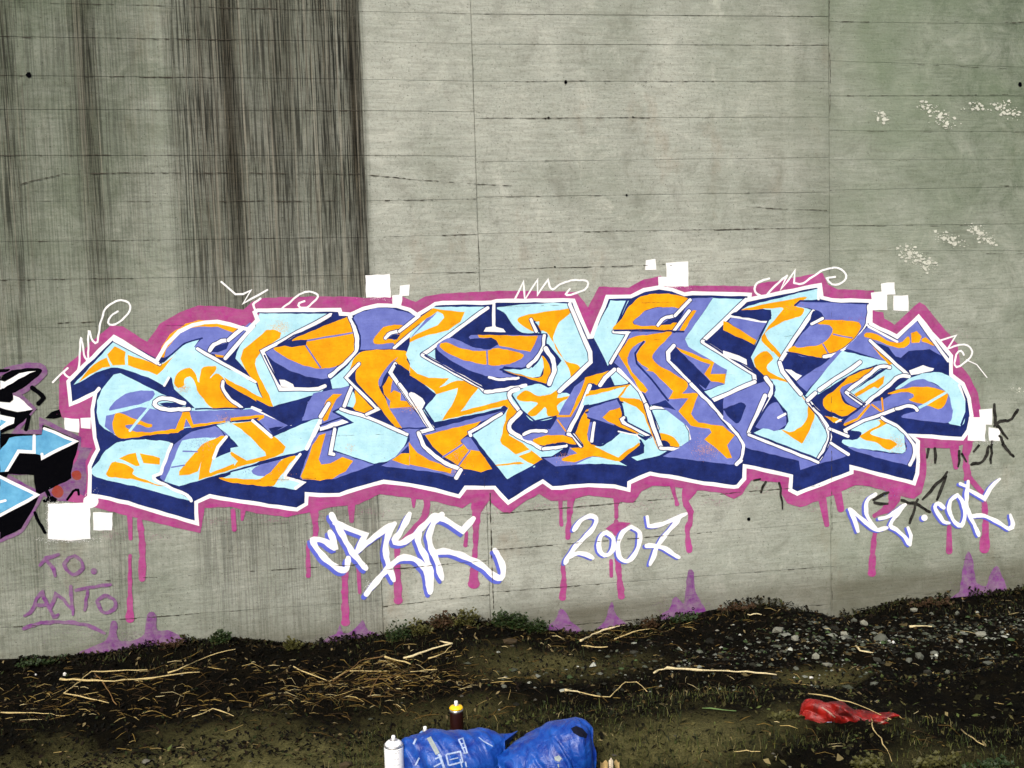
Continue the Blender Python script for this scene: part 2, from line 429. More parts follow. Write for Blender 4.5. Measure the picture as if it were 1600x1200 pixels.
F B L 180,440 300,430 330,380 250,350 490,270 640,360 670,480 650,540 420,515 230,490
F P L 230,492 650,545 665,400 730,460 745,560 710,632 400,560
F O L 450,280 540,300 400,385 560,440 610,470 540,512 450,460 320,410 480,310
s5 W L 210,390 205,360 350,285 600,195
S5 W L 600,195 700,170 750,185 765,205
F N L 215,390 260,370 305,372 315,400 260,430 220,410
S5.5 W L 490,262 620,335 720,440 748,530 710,632
S2.6 N L 500,250 640,330 760,470 765,540 740,640
s4.6 W L 90,460 230,552
s4.6 W L 80,350 225,408
s3.4 W L 1150,130 1090,10
s3 N L 1110,0 1150,120 1150,220 1110,320
# outer white outline
o6 W Z 107,596 112,590 178,526 244,566 248,558 260,538 280,518 300,508 320,504 340,503 360,507 388,515 402,500 398,488 402,485 531,484 532,490 548,491 568,482 590,477 620,478 640,484 652,492 680,475 692,473 768,473 776,470 896,469 920,526 924,526 949,464 986,463 1006,453 1030,449 1050,452 1070,460 1082,458 1172,460 1170,468 1281,445 1284,465 1300,469 1360,470 1360,506 1402,526 1435,495 1486,556 1486,586 1504,600 1514,622 1518,650 1513,672 1504,686 1424,680 1434,690 1435,720 1433,740 1428,755 1331,730 1330,738 1300,750 1246,771 1235,766 1236,744 1164,728 1163,748 1152,760 1146,761 1100,755 1060,747 1016,740 983,754 983,766 960,760 920,758 862,763 848,752 794,785 772,762 728,762 717,775 680,766 640,757 600,753 570,760 530,773 500,774 479,772 478,788 464,796 420,790 360,781 328,775 306,785 308,818 260,804 200,786 156,776 140,774 140,728 153,702 148,684 144,640 149,614 110,632
# squiggles and squares
s3.2 W A 10,835 130,725
S3 W A 130,725 100,760 130,795 170,790 215,720 232,490 262,640 288,645 292,440 325,515 360,520 380,400 420,270 500,205 580,200 618,235 600,300 540,360 480,390 445,370 465,320 520,280
s3 W C -70,50 40,150 100,145 160,120 100,220 290,115
S3.4 W C 235,180 180,230 195,275
S3 W C 400,265 540,150 620,130 680,150 670,190 600,250 540,250 540,220 580,200
s3 W E 820,190 890,50 900,190 1000,35 1000,150 1080,35 1095,85
S3 W E 1095,85 1120,110 1200,60 1300,38 1390,50 1370,110 1260,152 1220,148 1250,105
S3.2 W U 805,870 765,885 760,912 790,925 825,890 860,860
s3 W U 860,860 840,905 885,845 882,885
S3 W U 882,885 910,885 970,845 1020,838 1045,860 1030,885 1000,888 985,870 1010,865
s2.8 W K 950,510 1070,470 1005,570
S2.8 W K 1005,570 1130,540 1190,580 1180,640 1100,710 1060,700 1070,620 1110,590 1130,625
s1.6 W K 1150,660 1230,700 1310,800
f W Z 571,430 609,428 611,465 572,465
f W Z 625,446 640,445 639,462 624,463
f W Z 613,461 629,460 627,478 613,476
f W Z 1009,406 1024,405 1025,422 1008,422
f W Z 1041,411 1075,408 1076,447 1042,448
f W Z 1029,433 1050,432 1050,448 1029,447
f W Z 1376,443 1397,441 1399,460 1378,461
f W Z 1361,457 1386,455 1386,484 1362,485
f W Z 1396,462 1419,461 1420,486 1396,485
f W Z 1530,640 1551,638 1550,664 1531,663
f W Z 1514,652 1541,652 1539,690 1512,688
f W Z 1544,668 1563,670 1562,689 1545,688
f W Z 100,653 124,655 124,676 101,672
f W Z 126,653 142,653 142,670 126,669
f W Z 75,787 141,785 141,842 110,845 75,842
F W Z 130,783 134,776 142,772 150,775 153,780 152,790 140,794 131,793
f W Z 145,800 176,801 175,829 146,829
"""
NEIGH = """
f K M -760,120 -600,40 -430,180 -260,60 -90,170 5,215 5,1320 0,1990 -160,2080 -420,1980 -640,2060 -820,1900 -900,1500 -820,900 -900,500
f X M -700,180 -590,120 -430,250 -250,140 -90,240 5,260 5,1200 5,1870 -150,1990 -420,1890 -620,1960 -750,1840 -820,1480 -740,900 -810,520
f S M -560,300 -380,380 -420,900 -600,1250 -680,1000 -600,700
f S M -250,260 -120,330 5,700 5,1150 -200,1280 -300,900
f S M -520,1400 -250,1500 5,1420 5,1640 -220,1760 -560,1700
s5 W M -560,300 -380,380 -420,900 -600,1250
s5 W M -250,260 -120,330 0,690
s5 W M -520,1400 -250,1500 0,1420
S9 K M 0,225 100,180 300,140 420,150 460,195 430,260 220,420 160,440
s7 K M 200,450 350,590 160,830 430,835 430,710 820,900 820,1010
f K N 840,190 800,330 740,400 540,490 400,590 430,680 530,740 700,760 760,640 880,700 900,560 890,340 960,200
s7 K N 90,450 380,460 390,570
s6 K N 90,500 420,680
S6 K N 0,1165 130,1110 230,1050 350,850 430,700
F X M 0,290 100,200 350,165 435,190 400,250 200,400 100,425 0,410
F X M 0,180 100,175 90,200 0,215
f W M 0,300 50,310 200,220 370,195 250,250 20,390 0,385
F X M 0,390 100,395 140,470 100,525 0,515
f W M 0,520 100,532 140,500 140,450 200,470 335,600 180,625 0,580
f X M 0,580 180,632 345,600 250,720 150,790 0,850
f W M 0,655 150,685 148,742 0,812
f S M 0,700 70,728 0,775
S7 X M 330,370 400,420 450,480 400,540
s6 X M 300,670 270,810
f X M 470,690 540,620 620,600 640,680 560,690
f X M 0,850 160,850 430,860 440,755 820,920 810,1000 750,1200 740,1320 380,1500 350,1280 60,1270 0,1200
f S M 20,1000 100,900 160,880 430,865 450,800 780,930 450,1080 370,1060 200,1040 40,1270 0,1280 0,1030
s4.6 W M 460,795 790,930 440,1105 440,1060
s5 W M 355,870 355,1045 190,1035 50,1275
f X N 0,450 100,445 70,505 0,490
f X N 0,900 410,690 350,830 220,1040 0,1150
f S N 0,510 370,690 0,880
s5 W N 0,500 390,690 0,905
F R N 800,430 840,450 845,500 820,530 775,530 750,500 755,450
F R N 600,590 650,620 660,680 620,715 560,705 540,660 560,610
S6 X N 500,530 480,620 510,700 500,745
f X N 440,740 540,700 600,730 580,765 450,765
S4 X N 700,740 760,650 810,640 820,690
S5 X N 360,870 400,960 470,1080
s4 W N 0,760 60,750
"""
CRYC = [("X",10,(-4.2,4.6)),"S 215,240 255,355 180,310 90,300 140,390 230,480 330,520 348,430","S 225,110 290,230 380,390 480,510","s 250,170 340,210 475,262 420,370","s 410,390 480,325 620,220 690,180","S 690,175 640,270 625,380 650,500 685,600","S 803,105 740,230 690,300 720,325 800,290 900,200 985,115","S 870,230 865,320 920,430 958,560 950,690","S 1040,110 975,180 945,270 960,360 1000,450 1040,590","s 990,120 1060,150 1190,232 1270,140","S 480,700 560,600 650,500 720,440 800,430 880,470 930,560 950,690","S 960,390 1080,385 1200,420 1320,480 1450,580 1490,540 1470,450 1425,370"]
Y2007 = [("Y",7.6,(-3.4,1.4)),"S 225,360 290,270 380,222 440,250 430,310 350,410 240,520 170,620 140,680","S 170,620 250,585 340,590 410,630","S 540,375 600,430 605,530 550,600 490,580 465,500 485,420 540,375","S 780,325 850,370 860,460 820,580 740,660 670,620 650,520 690,390 780,325","s 930,225 945,320","S 945,320 1040,310 1180,260 1310,200","S 1240,250 1120,390 1030,510 990,620 960,690","S 920,510 1000,510 1090,530 1180,590 1240,620"]
NEZ = [("T",6.6,(-3.6,1.6)),"s 170,555 140,450 95,360","S 95,360 160,410 250,490 330,540 420,520","S 320,230 250,290 240,380 270,460 330,540","S 350,445 440,420 520,360 580,320","S 580,320 510,400 450,500 500,540 570,600 620,670","s 620,670 625,590 600,520","d 742,435 28","S 910,350 860,310 830,340 860,400 910,470 960,480","S 1030,240 965,290 960,390 1010,480 1060,500 1090,430 1080,320 1030,240","s 1050,140 1110,170","S 1120,120 1105,300 1140,430 1190,530 1210,590","s 1110,190 1190,230 1260,270 1310,180 1390,100","S 1150,420 1260,420 1370,470 1470,530 1505,490 1480,410"]
ANTO = [("V",6.2,None),"s 480,180 350,215 275,290","s 350,250 430,320 440,405","S 640,195 715,240 725,320 660,380 580,360 540,280 580,210 640,195","d 845,350 34","S 120,820 200,760 250,640 310,560","S 310,560 330,640 380,740 430,830 470,800","s 220,700 360,700","s 390,750 450,590 530,650 605,740","s 605,510 610,640 630,800","s 655,550 800,520 1020,490","s 780,540 750,760","S 870,660 960,610 1050,640 1070,720 1000,780 930,760 870,660","S 110,950 300,890 550,882 780,915 960,1000"]
BTAG = [("L",5,None),"s 1370,160 1375,300 1385,330","S 1550,200 1510,270 1400,300 1360,330","s 1380,300 1470,430","s 1350,450 1340,620","S 1410,400 1460,500 1525,570","S 1330,480 1280,600 1190,630","s 1245,480 1210,525","s 905,505 910,610","s 860,505 838,580","s 1095,520 1090,650","s 1120,540 1150,605","s 1005,690 810,900","s 990,720 925,900","s 430,905 540,840","s 430,930 530,940","S 640,910 760,940 870,1000","s 770,900 705,1090"]
BTAG2 = [("J",4,None),"s 235,750 290,745","s 330,760 290,850","s 440,770 450,870 467,980"]
SPLASH = [
 "120,1024 165,1000 172,975 178,970 183,975 185,1000 210,1000 225,990 230,960 238,956 244,962 246,985 262,984 272,988 285,998 290,1006 220,1018",
 "492,1014 516,994 526,990 531,976 537,990 556,982 566,968 576,985 592,992 600,1008 540,1018",
 "850,988 866,970 873,955 878,951 884,955 892,970 908,988 880,996",
 "930,988 945,970 952,948 957,941 963,962 980,978 960,990",
 "1028,966 1045,953 1050,938 1058,932 1068,943 1072,915 1074,895 1079,890 1084,895 1087,925 1103,958 1080,970",
 "1478,940 1498,925 1505,885 1513,861 1520,876 1526,910 1540,915 1548,895 1557,884 1566,900 1573,928 1540,945"]
# ---------------------------------------------------------------- helpers
def ray(px, py):
    return (fwd*FPX + RT*(px-800) - UP*(py-600)).normalized()
def W(px, py, y=0.0):
    """point of the plane y = const seen at photograph pixel (px, py)"""
    v = ray(px, py); t = (y-CAM.y)/v.y
    return CAM + v*t
def link(o): SC.collection.objects.link(o); return o
def tag(o, label=None, cat=None, group=None, kind=None):
    for k, v in (('label', label), ('category', cat), ('group', group), ('kind', kind)):
        if v: o[k] = v
    return o
def empty(name, loc, label, cat, group=None):
    o = bpy.data.objects.new(name, None); o.location = loc; o.empty_display_size = .05
    return tag(link(o), label, cat, group)
def mesh_obj(name, vs, fs, mat, parent=None, smooth=False):
    me = bpy.data.meshes.new(name); me.from_pydata([tuple(v) for v in vs], [], fs)
    if mat is not None: me.materials.append(mat)
    if smooth: me.polygons.foreach_set('use_smooth', [True]*len(me.polygons))
    me.update(); o = bpy.data.objects.new(name, me); link(o)
    if parent is not None:
        o.parent = parent; o.matrix_parent_inverse = Matrix.Translation(-parent.location)
    return o
def bulk(name, V, F, mat, n=3, parent=None, colors=None):
    """fast mesh from arrays, faces all with n corners"""
    me = bpy.data.meshes.new(name); me.vertices.add(len(V)); me.vertices.foreach_set('co', np.asarray(V, dtype=np.float32).ravel())
    F = np.asarray(F, dtype=np.int32); me.loops.add(F.size); me.loops.foreach_set('vertex_index', F.ravel())
    me.polygons.add(len(F)); me.polygons.foreach_set('loop_start', np.arange(0, F.size, n, dtype=np.int32))
    me.polygons.foreach_set('loop_total', np.full(len(F), n, dtype=np.int32))
    me.update(calc_edges=True); me.validate()
    if mat is not None: me.materials.append(mat)
    if colors is not None:
        a = me.color_attributes.new('tint', 'FLOAT_COLOR', 'POINT'); a.data.foreach_set('color', np.asarray(colors, dtype=np.float32).ravel())
    o = bpy.data.objects.new(name, me); link(o)
    if parent is not None:
        o.parent = parent; o.matrix_parent_inverse = Matrix.Translation(-parent.location)
    return o

class NT:
    def __init__(s, name):
        s.m = bpy.data.materials.new(name); s.m.use_nodes = True; s.t = s.m.node_tree
        s.b = s.t.nodes['Principled BSDF']
    def n(s, typ, ins={}, **kw):
        x = s.t.nodes.new(typ)
        for k, v in kw.items(): setattr(x, k, v)
        for k, v in ins.items():
            if isinstance(v, bpy.types.NodeSocket): s.t.links.new(v, x.inputs[k])
            else: x.inputs[k].default_value = v
        return x
    def pos(s): return s.n('ShaderNodeNewGeometry').outputs['Position']
    def math(s, op, a, b=0.0, clamp=False):
        x = s.n('ShaderNodeMath', {0: a, 1: b}, operation=op); x.use_clamp = clamp; return x.outputs[0]
    def noise(s, vec, scale, detail=4, rough=.6, dist=0.0, mapping=None):
        if mapping: vec = s.n('ShaderNodeMapping', {'Vector': vec, 'Scale': mapping}).outputs[0]
        return s.n('ShaderNodeTexNoise', {'Vector': vec, 'Scale': scale, 'Detail': detail, 'Roughness': rough, 'Distortion': dist}).outputs[0]
    def ramp(s, fac, stops, interp='LINEAR'):
        x = s.n('ShaderNodeValToRGB', {'Fac': fac}); r = x.color_ramp; r.interpolation = interp
        while len(r.elements) < len(stops): r.elements.new(0.5)
        for e, (p, c) in zip(r.elements, stops):
            e.position = p; e.color = (c, c, c, 1) if isinstance(c, (int, float)) else (*c, 1)
        return x.outputs[0]
    def mix(s, fac, a, b, mode='MIX'):
        x = s.n('ShaderNodeMix', data_type='RGBA', blend_type=mode)
        for k, v in ((0, fac), (6, a), (7, b)):
            if isinstance(v, bpy.types.NodeSocket): s.t.links.new(v, x.inputs[k])
            else: x.inputs[k].default_value = v if k == 0 else ((*v, 1) if len(v) == 3 else v)
        return x.outputs[2]
    def out(s, color, rough=.9, bump=None, bstr=.3, bdist=.004, spec=.2):
        if isinstance(color, bpy.types.NodeSocket): s.t.links.new(color, s.b.inputs['Base Color'])
        else: s.b.inputs['Base Color'].default_value = (*color, 1)
        if isinstance(rough, bpy.types.NodeSocket): s.t.links.new(rough, s.b.inputs['Roughness'])
        else: s.b.inputs['Roughness'].default_value = rough
        s.b.inputs['Specular IOR Level'].default_value = spec
        if bump is not None:
            x = s.n('ShaderNodeBump', {'Strength': bstr, 'Distance': bdist, 'Height': bump}); s.t.links.new(x.outputs[0], s.b.inputs['Normal'])
        return s.m

# ---------------------------------------------------------------- materials
XL, XR = W(0, 300).x, W(1600, 300).x
def fx(px): return (W(px, 300).x-XL)/(XR-XL)
def wall_relief(t, p):
    fine = t.noise(p, 75, 6, .8); grain = t.noise(p, 6, 5, .6, mapping=(1.2, 1, 9)); big = t.noise(p, 2.2, 4, .6)
    return fine, grain, big
def concrete():
    t = NT('board_marked_concrete'); p = t.pos()
    fine, grain, big = wall_relief(t, p)
    sep = t.n('ShaderNodeSeparateXYZ', {0: p}); X, Z = sep.outputs[0], sep.outputs[2]
    base = t.ramp(big, [(.28, (.27, .295, .245)), (.5, (.375, .395, .345)), (.72, (.47, .485, .425))])
    base = t.mix(t.ramp(grain, [(.35, 0.0), (.7, .45)]), base, (.19, .19, .155))
    base = t.mix(t.ramp(fine, [(.35, .50), (.48, 0.0)]), base, (.10, .10, .08))
    base = t.mix(t.ramp(fine, [(.58, 0.0), (.75, .42)]), base, (.62, .61, .54))
    pores = t.n('ShaderNodeTexVoronoi', {'Vector': p, 'Scale': 34.0, 'Randomness': 1.0})
    base = t.mix(t.ramp(pores.outputs['Distance'], [(.06, .75), (.11, 0.0)]), base, (.06, .055, .045))
    mid = t.noise(p, 5.5, 7, .78, .8)
    base = t.mix(t.ramp(mid, [(.34, .42), (.48, 0.0)]), base, (.14, .14, .115))
    base = t.mix(t.ramp(mid, [(.54, 0.0), (.68, .35)]), base, (.60, .60, .53))
    rust = t.noise(p, 3.1, 5, .7, mapping=(1, 1, .5))
    base = t.mix(t.ramp(rust, [(.58, 0.0), (.72, .35)]), base, (.24, .17, .11))
    # blotches: old damp patches, greenish towards both end bays, vignette shade painted in
    damp = t.noise(p, 1.1, 5, .65, .6)
    fxn = t.n('ShaderNodeMapRange', {0: X, 1: XL, 2: XR, 3: 0.0, 4: 1.0}).outputs[0]
    green = t.ramp(fxn, [(0, 1.0), (fx(150), .85), (fx(280), .6), (fx(570), .30), (fx(580), .05), (fx(1050), .08), (fx(1230), .40), (fx(1300), .8), (1, 1.0)])
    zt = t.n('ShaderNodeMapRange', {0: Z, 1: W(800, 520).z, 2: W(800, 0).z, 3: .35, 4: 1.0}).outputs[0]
    gm = t.math('MULTIPLY', t.math('MULTIPLY', green, zt), t.ramp(damp, [(.30, .25), (.62, 1.0)]))
    base = t.mix(t.math('MULTIPLY', gm, .92, True), base, (.125, .175, .10))
    vignette = t.math('MULTIPLY', t.ramp(fxn, [(0, .9), (.05, .6), (.10, .75), (.14, .2), (.2, 0.0), (fx(1330), 0.0), (1, 1.0)]), t.math('MULTIPLY', zt, t.ramp(mid, [(.3, 1.0), (.6, .35)])))  # vignette darkening of the wall ends, stronger higher up, painted into the colour
    base = t.mix(t.math('MULTIPLY', vignette, .8, True), base, (.035, .055, .03))
    # rain streaks run down from the deck edge in the left bay
    streak = t.noise(p, 1.0, 6, .75, mapping=(52, 1, .30)); streak2 = t.noise(p, 1.0, 3, .6, mapping=(9, 1, .25))
    drip = t.noise(p, 1.0, 3, .6, mapping=(150, 1, 3.2))
    prof = t.ramp(fxn, [(0, .6), (fx(18), .95), (fx(40), .45), (fx(62), .32), (fx(120), .38), (fx(152), .85), (fx(172), .38), (fx(262), .18),
                        (fx(290), .80), (fx(325), .95), (fx(345), .78), (fx(370), 1.0), (fx(394), .66), (fx(430), .88), (fx(470), .80), (fx(505), .90), (fx(545), 1.0), (fx(568), 1.0), (fx(573), .75), (fx(577), .0), (1, 0.0)])
    zp = t.n('ShaderNodeMapRange', {0: Z, 1: W(450, 1000).z, 2: W(450, 0).z, 3: 0.0, 4: 1.0}).outputs[0]
    zprof = t.ramp(zp, [(0, .25), (.2, .42), (.5, .58), (.62, .84), (.75, 1.0), (1, 1.0)])
    m = t.math('MULTIPLY', prof, zprof)
    s1 = t.ramp(streak, [(.40, 1.0), (.56, .22)]); s2 = t.ramp(streak2, [(.3, 1.0), (.68, .45)])
    k = t.math('MULTIPLY', t.math('MULTIPLY', m, s1), s2)
    k2 = t.math('MULTIPLY', t.math('MULTIPLY', m, .92), t.ramp(streak2, [(.3, 1.15), (.65, .6)]))
    k = t.math('MAXIMUM', k, k2)
    base = t.mix(t.math('MULTIPLY', k, .99, True), base, (.019, .014, .007))
    dm = t.math('MULTIPLY', m, t.ramp(drip, [(.47, 0.0), (.56, .95)]))
    base = t.mix(dm, base, (.008, .008, .006))
    lt = t.noise(p, 1.0, 3, .6, mapping=(210, 1, 3.2))
    base = t.mix(t.math('MULTIPLY', m, t.ramp(lt, [(.60, 0.0), (.68, .45)])), base, (.26, .23, .16))
    lm = t.math('MULTIPLY', m, t.ramp(streak, [(.54, 0.0), (.62, .5)]))
    base = t.mix(lm, base, (.30, .28, .22))
    # a faint leak under the joint of the right bay
    leak = t.ramp(fxn, [(0, 0.0), (fx(1130), 0.0), (fx(1230), .45), (fx(1290), .60), (fx(1320), .2), (fx(1420), 0.0), (1, 0.0)])
    lk = t.math('MULTIPLY', t.math('MULTIPLY', leak, s2), t.ramp(zp, [(.45, 0.0), (.6, 1.0)]))
    base = t.mix(t.math('MULTIPLY', lk, .55), base, (.07, .068, .055))
    # splash dirt near the soil
    sp = t.math('MULTIPLY', t.ramp(zp, [(0, .8), (.025, .3), (.06, 0.0)]), t.ramp(damp, [(.3, .5), (.7, 1.0)]))
    base = t.mix(sp, base, (.07, .062, .04))
    h = t.math('ADD', t.math('MULTIPLY', fine, .6), t.math('MULTIPLY', grain, .8))
    return t.out(base, .93, h, .6, .007, .12)
def paint(name, col, cover=1.0, wear=.12, alt=None, thin=(.27, .26, .23)):
    t = NT(name); p = t.pos(); fine, grain, big = wall_relief(t, p)
    mott = t.noise(p, 14, 5, .65)
    c = t.mix(t.ramp(mott, [(.3, 0.0), (.75, 1.0)]), tuple(v*.86 for v in col), tuple(min(1, v*1.10) for v in col) if alt is None else alt)
    c = t.mix(t.ramp(fine, [(.30, wear*3.2), (.42, 0.0)]), c, tuple(v*.45 for v in thin))
    c = t.mix(t.ramp(t.noise(p, 3.2, 5, .7), [(.38, .22), (.6, 0.0)]), c, tuple(v*.62 for v in col))
    if cover < 1:
        c = t.mix(t.ramp(t.noise(p, 26, 6, .75), [(.35, 1-cover), (.62, 0.0)]), c, thin)
        c = t.mix(t.ramp(grain, [(.35, (1-cover)*.5), (.6, 0.0)]), c, thin)
    h = t.math('ADD', t.math('MULTIPLY', fine, .6), t.math('MULTIPLY', grain, .8))
    return t.out(c, .8, h, .38, .005, .02 if max(col) < .02 else .15)
def simple(name, col, rough=.8, var=.3, scale=20, spec=.2, bump=.2, metallic=0):
    t = NT(name); p = t.pos(); n = t.noise(p, scale, 5, .65)
    c = t.mix(n, tuple(v*(1-var) for v in col), tuple(min(1, v*(1+var)) for v in col))
    t.b.inputs['Metallic'].default_value = metallic
    return t.out(c, rough, n, bump, .003, spec)
def tinted(name, rough=.85, spec=.1):
    t = NT(name); a = t.n('ShaderNodeAttribute', attribute_name='tint').outputs['Color']
    n = t.noise(t.pos(), 70, 3, .6)
    c = t.mix(n, a, (.0, .0, .0)); c = t.mix(.5, a, c)
    return t.out(c, rough, None, spec=spec)

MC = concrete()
PAINT = dict(
    K=paint('pink_magenta_paint', (.33, .026, .18), .78, .14, alt=(.46, .050, .27)), W=paint('white_paint', (.90, .90, .90), 1, .03, alt=(.93, .93, .93)),
    N=paint('navy_paint', (.006, .013, .085), 1, .2, alt=(.016, .034, .20), thin=(.16, .16, .22)), B=paint('light_blue_paint', (.40, .72, .84), 1, .16, alt=(.54, .84, .93), thin=(.3, .3, .28)),
    O=paint('orange_paint', (.80, .31, .003), 1, .22, alt=(.97, .45, .004), thin=(.5, .25, .02)), P=paint('periwinkle_paint', (.125, .155, .50), 1, .12, alt=(.19, .23, .60)),
    X=paint('black_paint', (.001, .001, .002), .99, .05, thin=(.05, .05, .05)), S=paint('sky_blue_paint', (.09, .34, .60), .97, .12, alt=(.18, .50, .74), thin=(.04, .10, .25)),
    R=paint('dull_red_paint', (.28, .025, .012), .85, .10), V=paint('violet_pink_paint', (.13, .020, .16), .55, .16, alt=(.22, .04, .26)),
    Q=paint('blue_shadow_paint', (.10, .13, .60), .95, .05), C=simple('joint_dirt', (.045, .04, .03), .95, .4, 60),
    T=paint('thin_black_paint', (.001, .001, .001), .85, .12), G=paint('splashed_plaster', (.66, .68, .58), .55, .2))

# ---------------------------------------------------------------- painting engine: strokes and fills flattened into one coat
def catmull(pts, closed=False, step=4.0):
    P = [Vector(p) for p in pts]; n = len(P)
    if n < 3: return P
    out = []; m = n if closed else n-1
    for i in range(m):
        if closed: a, b, c, e = P[i-1], P[i], P[(i+1) % n], P[(i+2) % n]
        else:
            b, c = P[i], P[i+1]; a = P[i-1] if i else b*2-c; e = P[i+2] if i+2 < n else c*2-b
        k = max(2, min(8, int((c-b).length/step)))
        for j in range(k):
            t = j/k; t2, t3 = t*t, t*t*t
            out.append(.5*((2*b)+(c-a)*t+(2*a-5*b+4*c-e)*t2+(3*b-a-3*c+e)*t3))
    if not closed: out.append(P[-1])
    return out
def wob(v, amp=.45):
    x, y = v
    return Vector((x + amp*math.sin(y*.31+x*.07)+amp*.6*math.sin(x*.9+y*.5), y + amp*math.sin(x*.27-y*.11)+amp*.6*math.sin(y*.8-x*.6)))
def subdiv(P, closed=True, L=9.0):
    out = []; n = len(P)
    for i in range(n if closed else n-1):
        a, b = Vector(P[i]), Vector(P[(i+1) % n]); k = max(1, int((b-a).length/L))
        out += [a.lerp(b, j/k) for j in range(k)]
    if not closed: out.append(Vector(P[-1]))
    return out
def stroke_faces(P, widths, closed=False):
    """convex quads along a polyline with mitred joins and rounded ends"""
    P = [Vector(p) for p in P]; Q = [P[0]]; Wd = [widths[0]]
    for p, wd in zip(P[1:], widths[1:]):
        if (p-Q[-1]).length > .25: Q.append(p); Wd.append(wd)
    P = Q; n = len(P); fs = []
    if n == 1 or closed and n < 3:
        c = P[0]; r = Wd[0]/2
        return [[c+Vector((math.cos(a), math.sin(a)))*r for a in [i*math.pi/7 for i in range(14)]]]
    L, Rr = [], []
    for i in range(n):
        if closed: a, c = P[i-1], P[(i+1) % n]
        else: a, c = P[max(i-1, 0)], P[min(i+1, n-1)]
        d1 = (P[i]-a); d2 = (c-P[i])
        d1 = d1.normalized() if d1.length > 1e-6 else d2.normalized(); d2 = d2.normalized() if d2.length > 1e-6 else d1
        t = d1+d2; t = t.normalized() if t.length > .2 else d1
        nn = Vector((-t.y, t.x)); k = 1/max(.45, nn.dot(Vector((-d1.y, d1.x))))
        L.append(P[i]+nn*Wd[i]/2*k); Rr.append(P[i]-nn*Wd[i]/2*k)
    for i in range(n if closed else n-1):
        j = (i+1) % n; fs.append([L[i], Rr[i], Rr[j], L[j]])
    if not closed:
        for e, o_ in ((0, 1), (n-1, n-2)):
            dr = (P[e]-P[o_]).normalized(); nn = Vector((-dr.y, dr.x)); r = Wd[e]/2
            fs.append([P[e]+nn*r*math.cos(a)+dr*r*.85*math.sin(a) for a in [i*math.pi/6 for i in range(7)]])
    return fs
def area2(f): return sum(f[i-1].x*f[i].y-f[i].x*f[i-1].y for i in range(len(f)))
def convex_parts(poly):
    tr = geometry.tessellate_polygon([[Vector((p.x, p.y, 0)) for p in poly]])
    return [[poly[a], poly[b], poly[c]] for a, b, c in tr]
def tpts(s, tile):
    x0, y0, k = TILES[tile]
    return [(x0+float(a)/k, y0+float(b)/k) for a, b in (q.split(',') for q in s)]
def coat(shapes):
    """shapes: list of lists of convex faces, later ones paint over earlier ones.
    Returns for each shape its visible triangles; nothing overlaps, so the coat is one thin layer."""
    V, F, own, idx = [], [], [], {}
    def vid(p):
        k = (round(p.x*50), round(p.y*50))
        if k not in idx: idx[k] = len(V); V.append(Vector((k[0]/50, k[1]/50)))
        return idx[k]
    for si, faces in enumerate(shapes):
        for f in faces:
            if area2(f) < 0: f = f[::-1]
            ids = []
            for p in f:
                i = vid(p)
                if not ids or ids[-1] != i: ids.append(i)
            if ids and ids[0] == ids[-1]: ids.pop()
            if len(set(ids)) < 3 or len(set(ids)) != len(ids): continue
            g = [V[i] for i in ids]
            if len(ids) > 3 and any(((g[i]-g[i-1]).x*(g[(i+1) % len(g)]-g[i]).y-(g[i]-g[i-1]).y*(g[(i+1) % len(g)]-g[i]).x) < -1e-6 for i in range(len(g))):
                for a in range(1, len(ids)-1):
                    tri = [ids[0], ids[a], ids[a+1]]
                    ar = area2([V[i] for i in tri])
                    if abs(ar) > .002: F.append(tri if ar > 0 else tri[::-1]); own.append(si)
                continue
            if area2(g) > .002: F.append(ids); own.append(si)
    E = set()
    for f in F:
        for a, b in zip(f, f[1:]+f[:1]): E.add((min(a, b), max(a, b)))
    ov, oe, of, _, _, _ = geometry.delaunay_2d_cdt(V, sorted(E), [], 0, 1e-5)
    A = np.array([(p.x, p.y) for p in ov]); T = np.array([t for t in of if len(t) == 3]); C = A[T].mean(1)
    order = np.argsort(C[:, 0]); C = C[order]; T = T[order]; xs = C[:, 0]; best = np.full(len(T), -1)
    for f, si in zip(F, own):
        g = np.array([V[i][:] for i in f]); lo, hi = np.searchsorted(xs, g[:, 0].min()), np.searchsorted(xs, g[:, 0].max())
        if hi <= lo: continue
        P = C[lo:hi]; n = np.roll(g, -1, 0)-g
        ins = ((n[:, 0]*(P[:, 1:]-g[:, 1])-n[:, 1]*(P[:, :1]-g[:, 0])) > 0).all(1)
        b = best[lo:hi]; b[ins & (b < si)] = si
    res = {}
    for t, b in zip(T.tolist(), best.tolist()):
        if b >= 0: res.setdefault(b, []).append(t)
    return ov, res
def patches(name, ov, tris, mat, y, parent, amin=45.0):
    """one object per connected piece; specks stay with the biggest piece"""
    root = {}
    def find(i):
        while root.setdefault(i, i) != i: root[i] = root[root[i]]; i = root[i]
        return i
    for t in tris:
        for i in t[1:]: root[find(i)] = find(t[0])
    comp = {}
    for t in tris: comp.setdefault(find(t[0]), []).append(t)
    cs = sorted(comp.values(), key=lambda c: -sum(abs(area2([ov[i] for i in t])) for t in c))
    big = [c for c in cs if sum(abs(area2([ov[i] for i in t])) for t in c)/2 >= amin] or [cs[0]]
    for c in cs[len(big):]: big[0] += c
    return [patch(name, ov, c, mat, y, parent) for c in big]
def patch(name, ov, tris, mat, y, parent):
    ids = {}; vs = []; fs = []
    for t in tris:
        f = []
        for i in t:
            if i not in ids: ids[i] = len(vs); vs.append(W(ov[i].x, ov[i].y, y))
            f.append(ids[i])
        a, b, c = (vs[i] for i in f[:3])
        fs.append(f if (b-a).cross(c-a).y < 0 else f[::-1])
    o = mesh_obj(name, vs, fs, mat, parent)
    return o

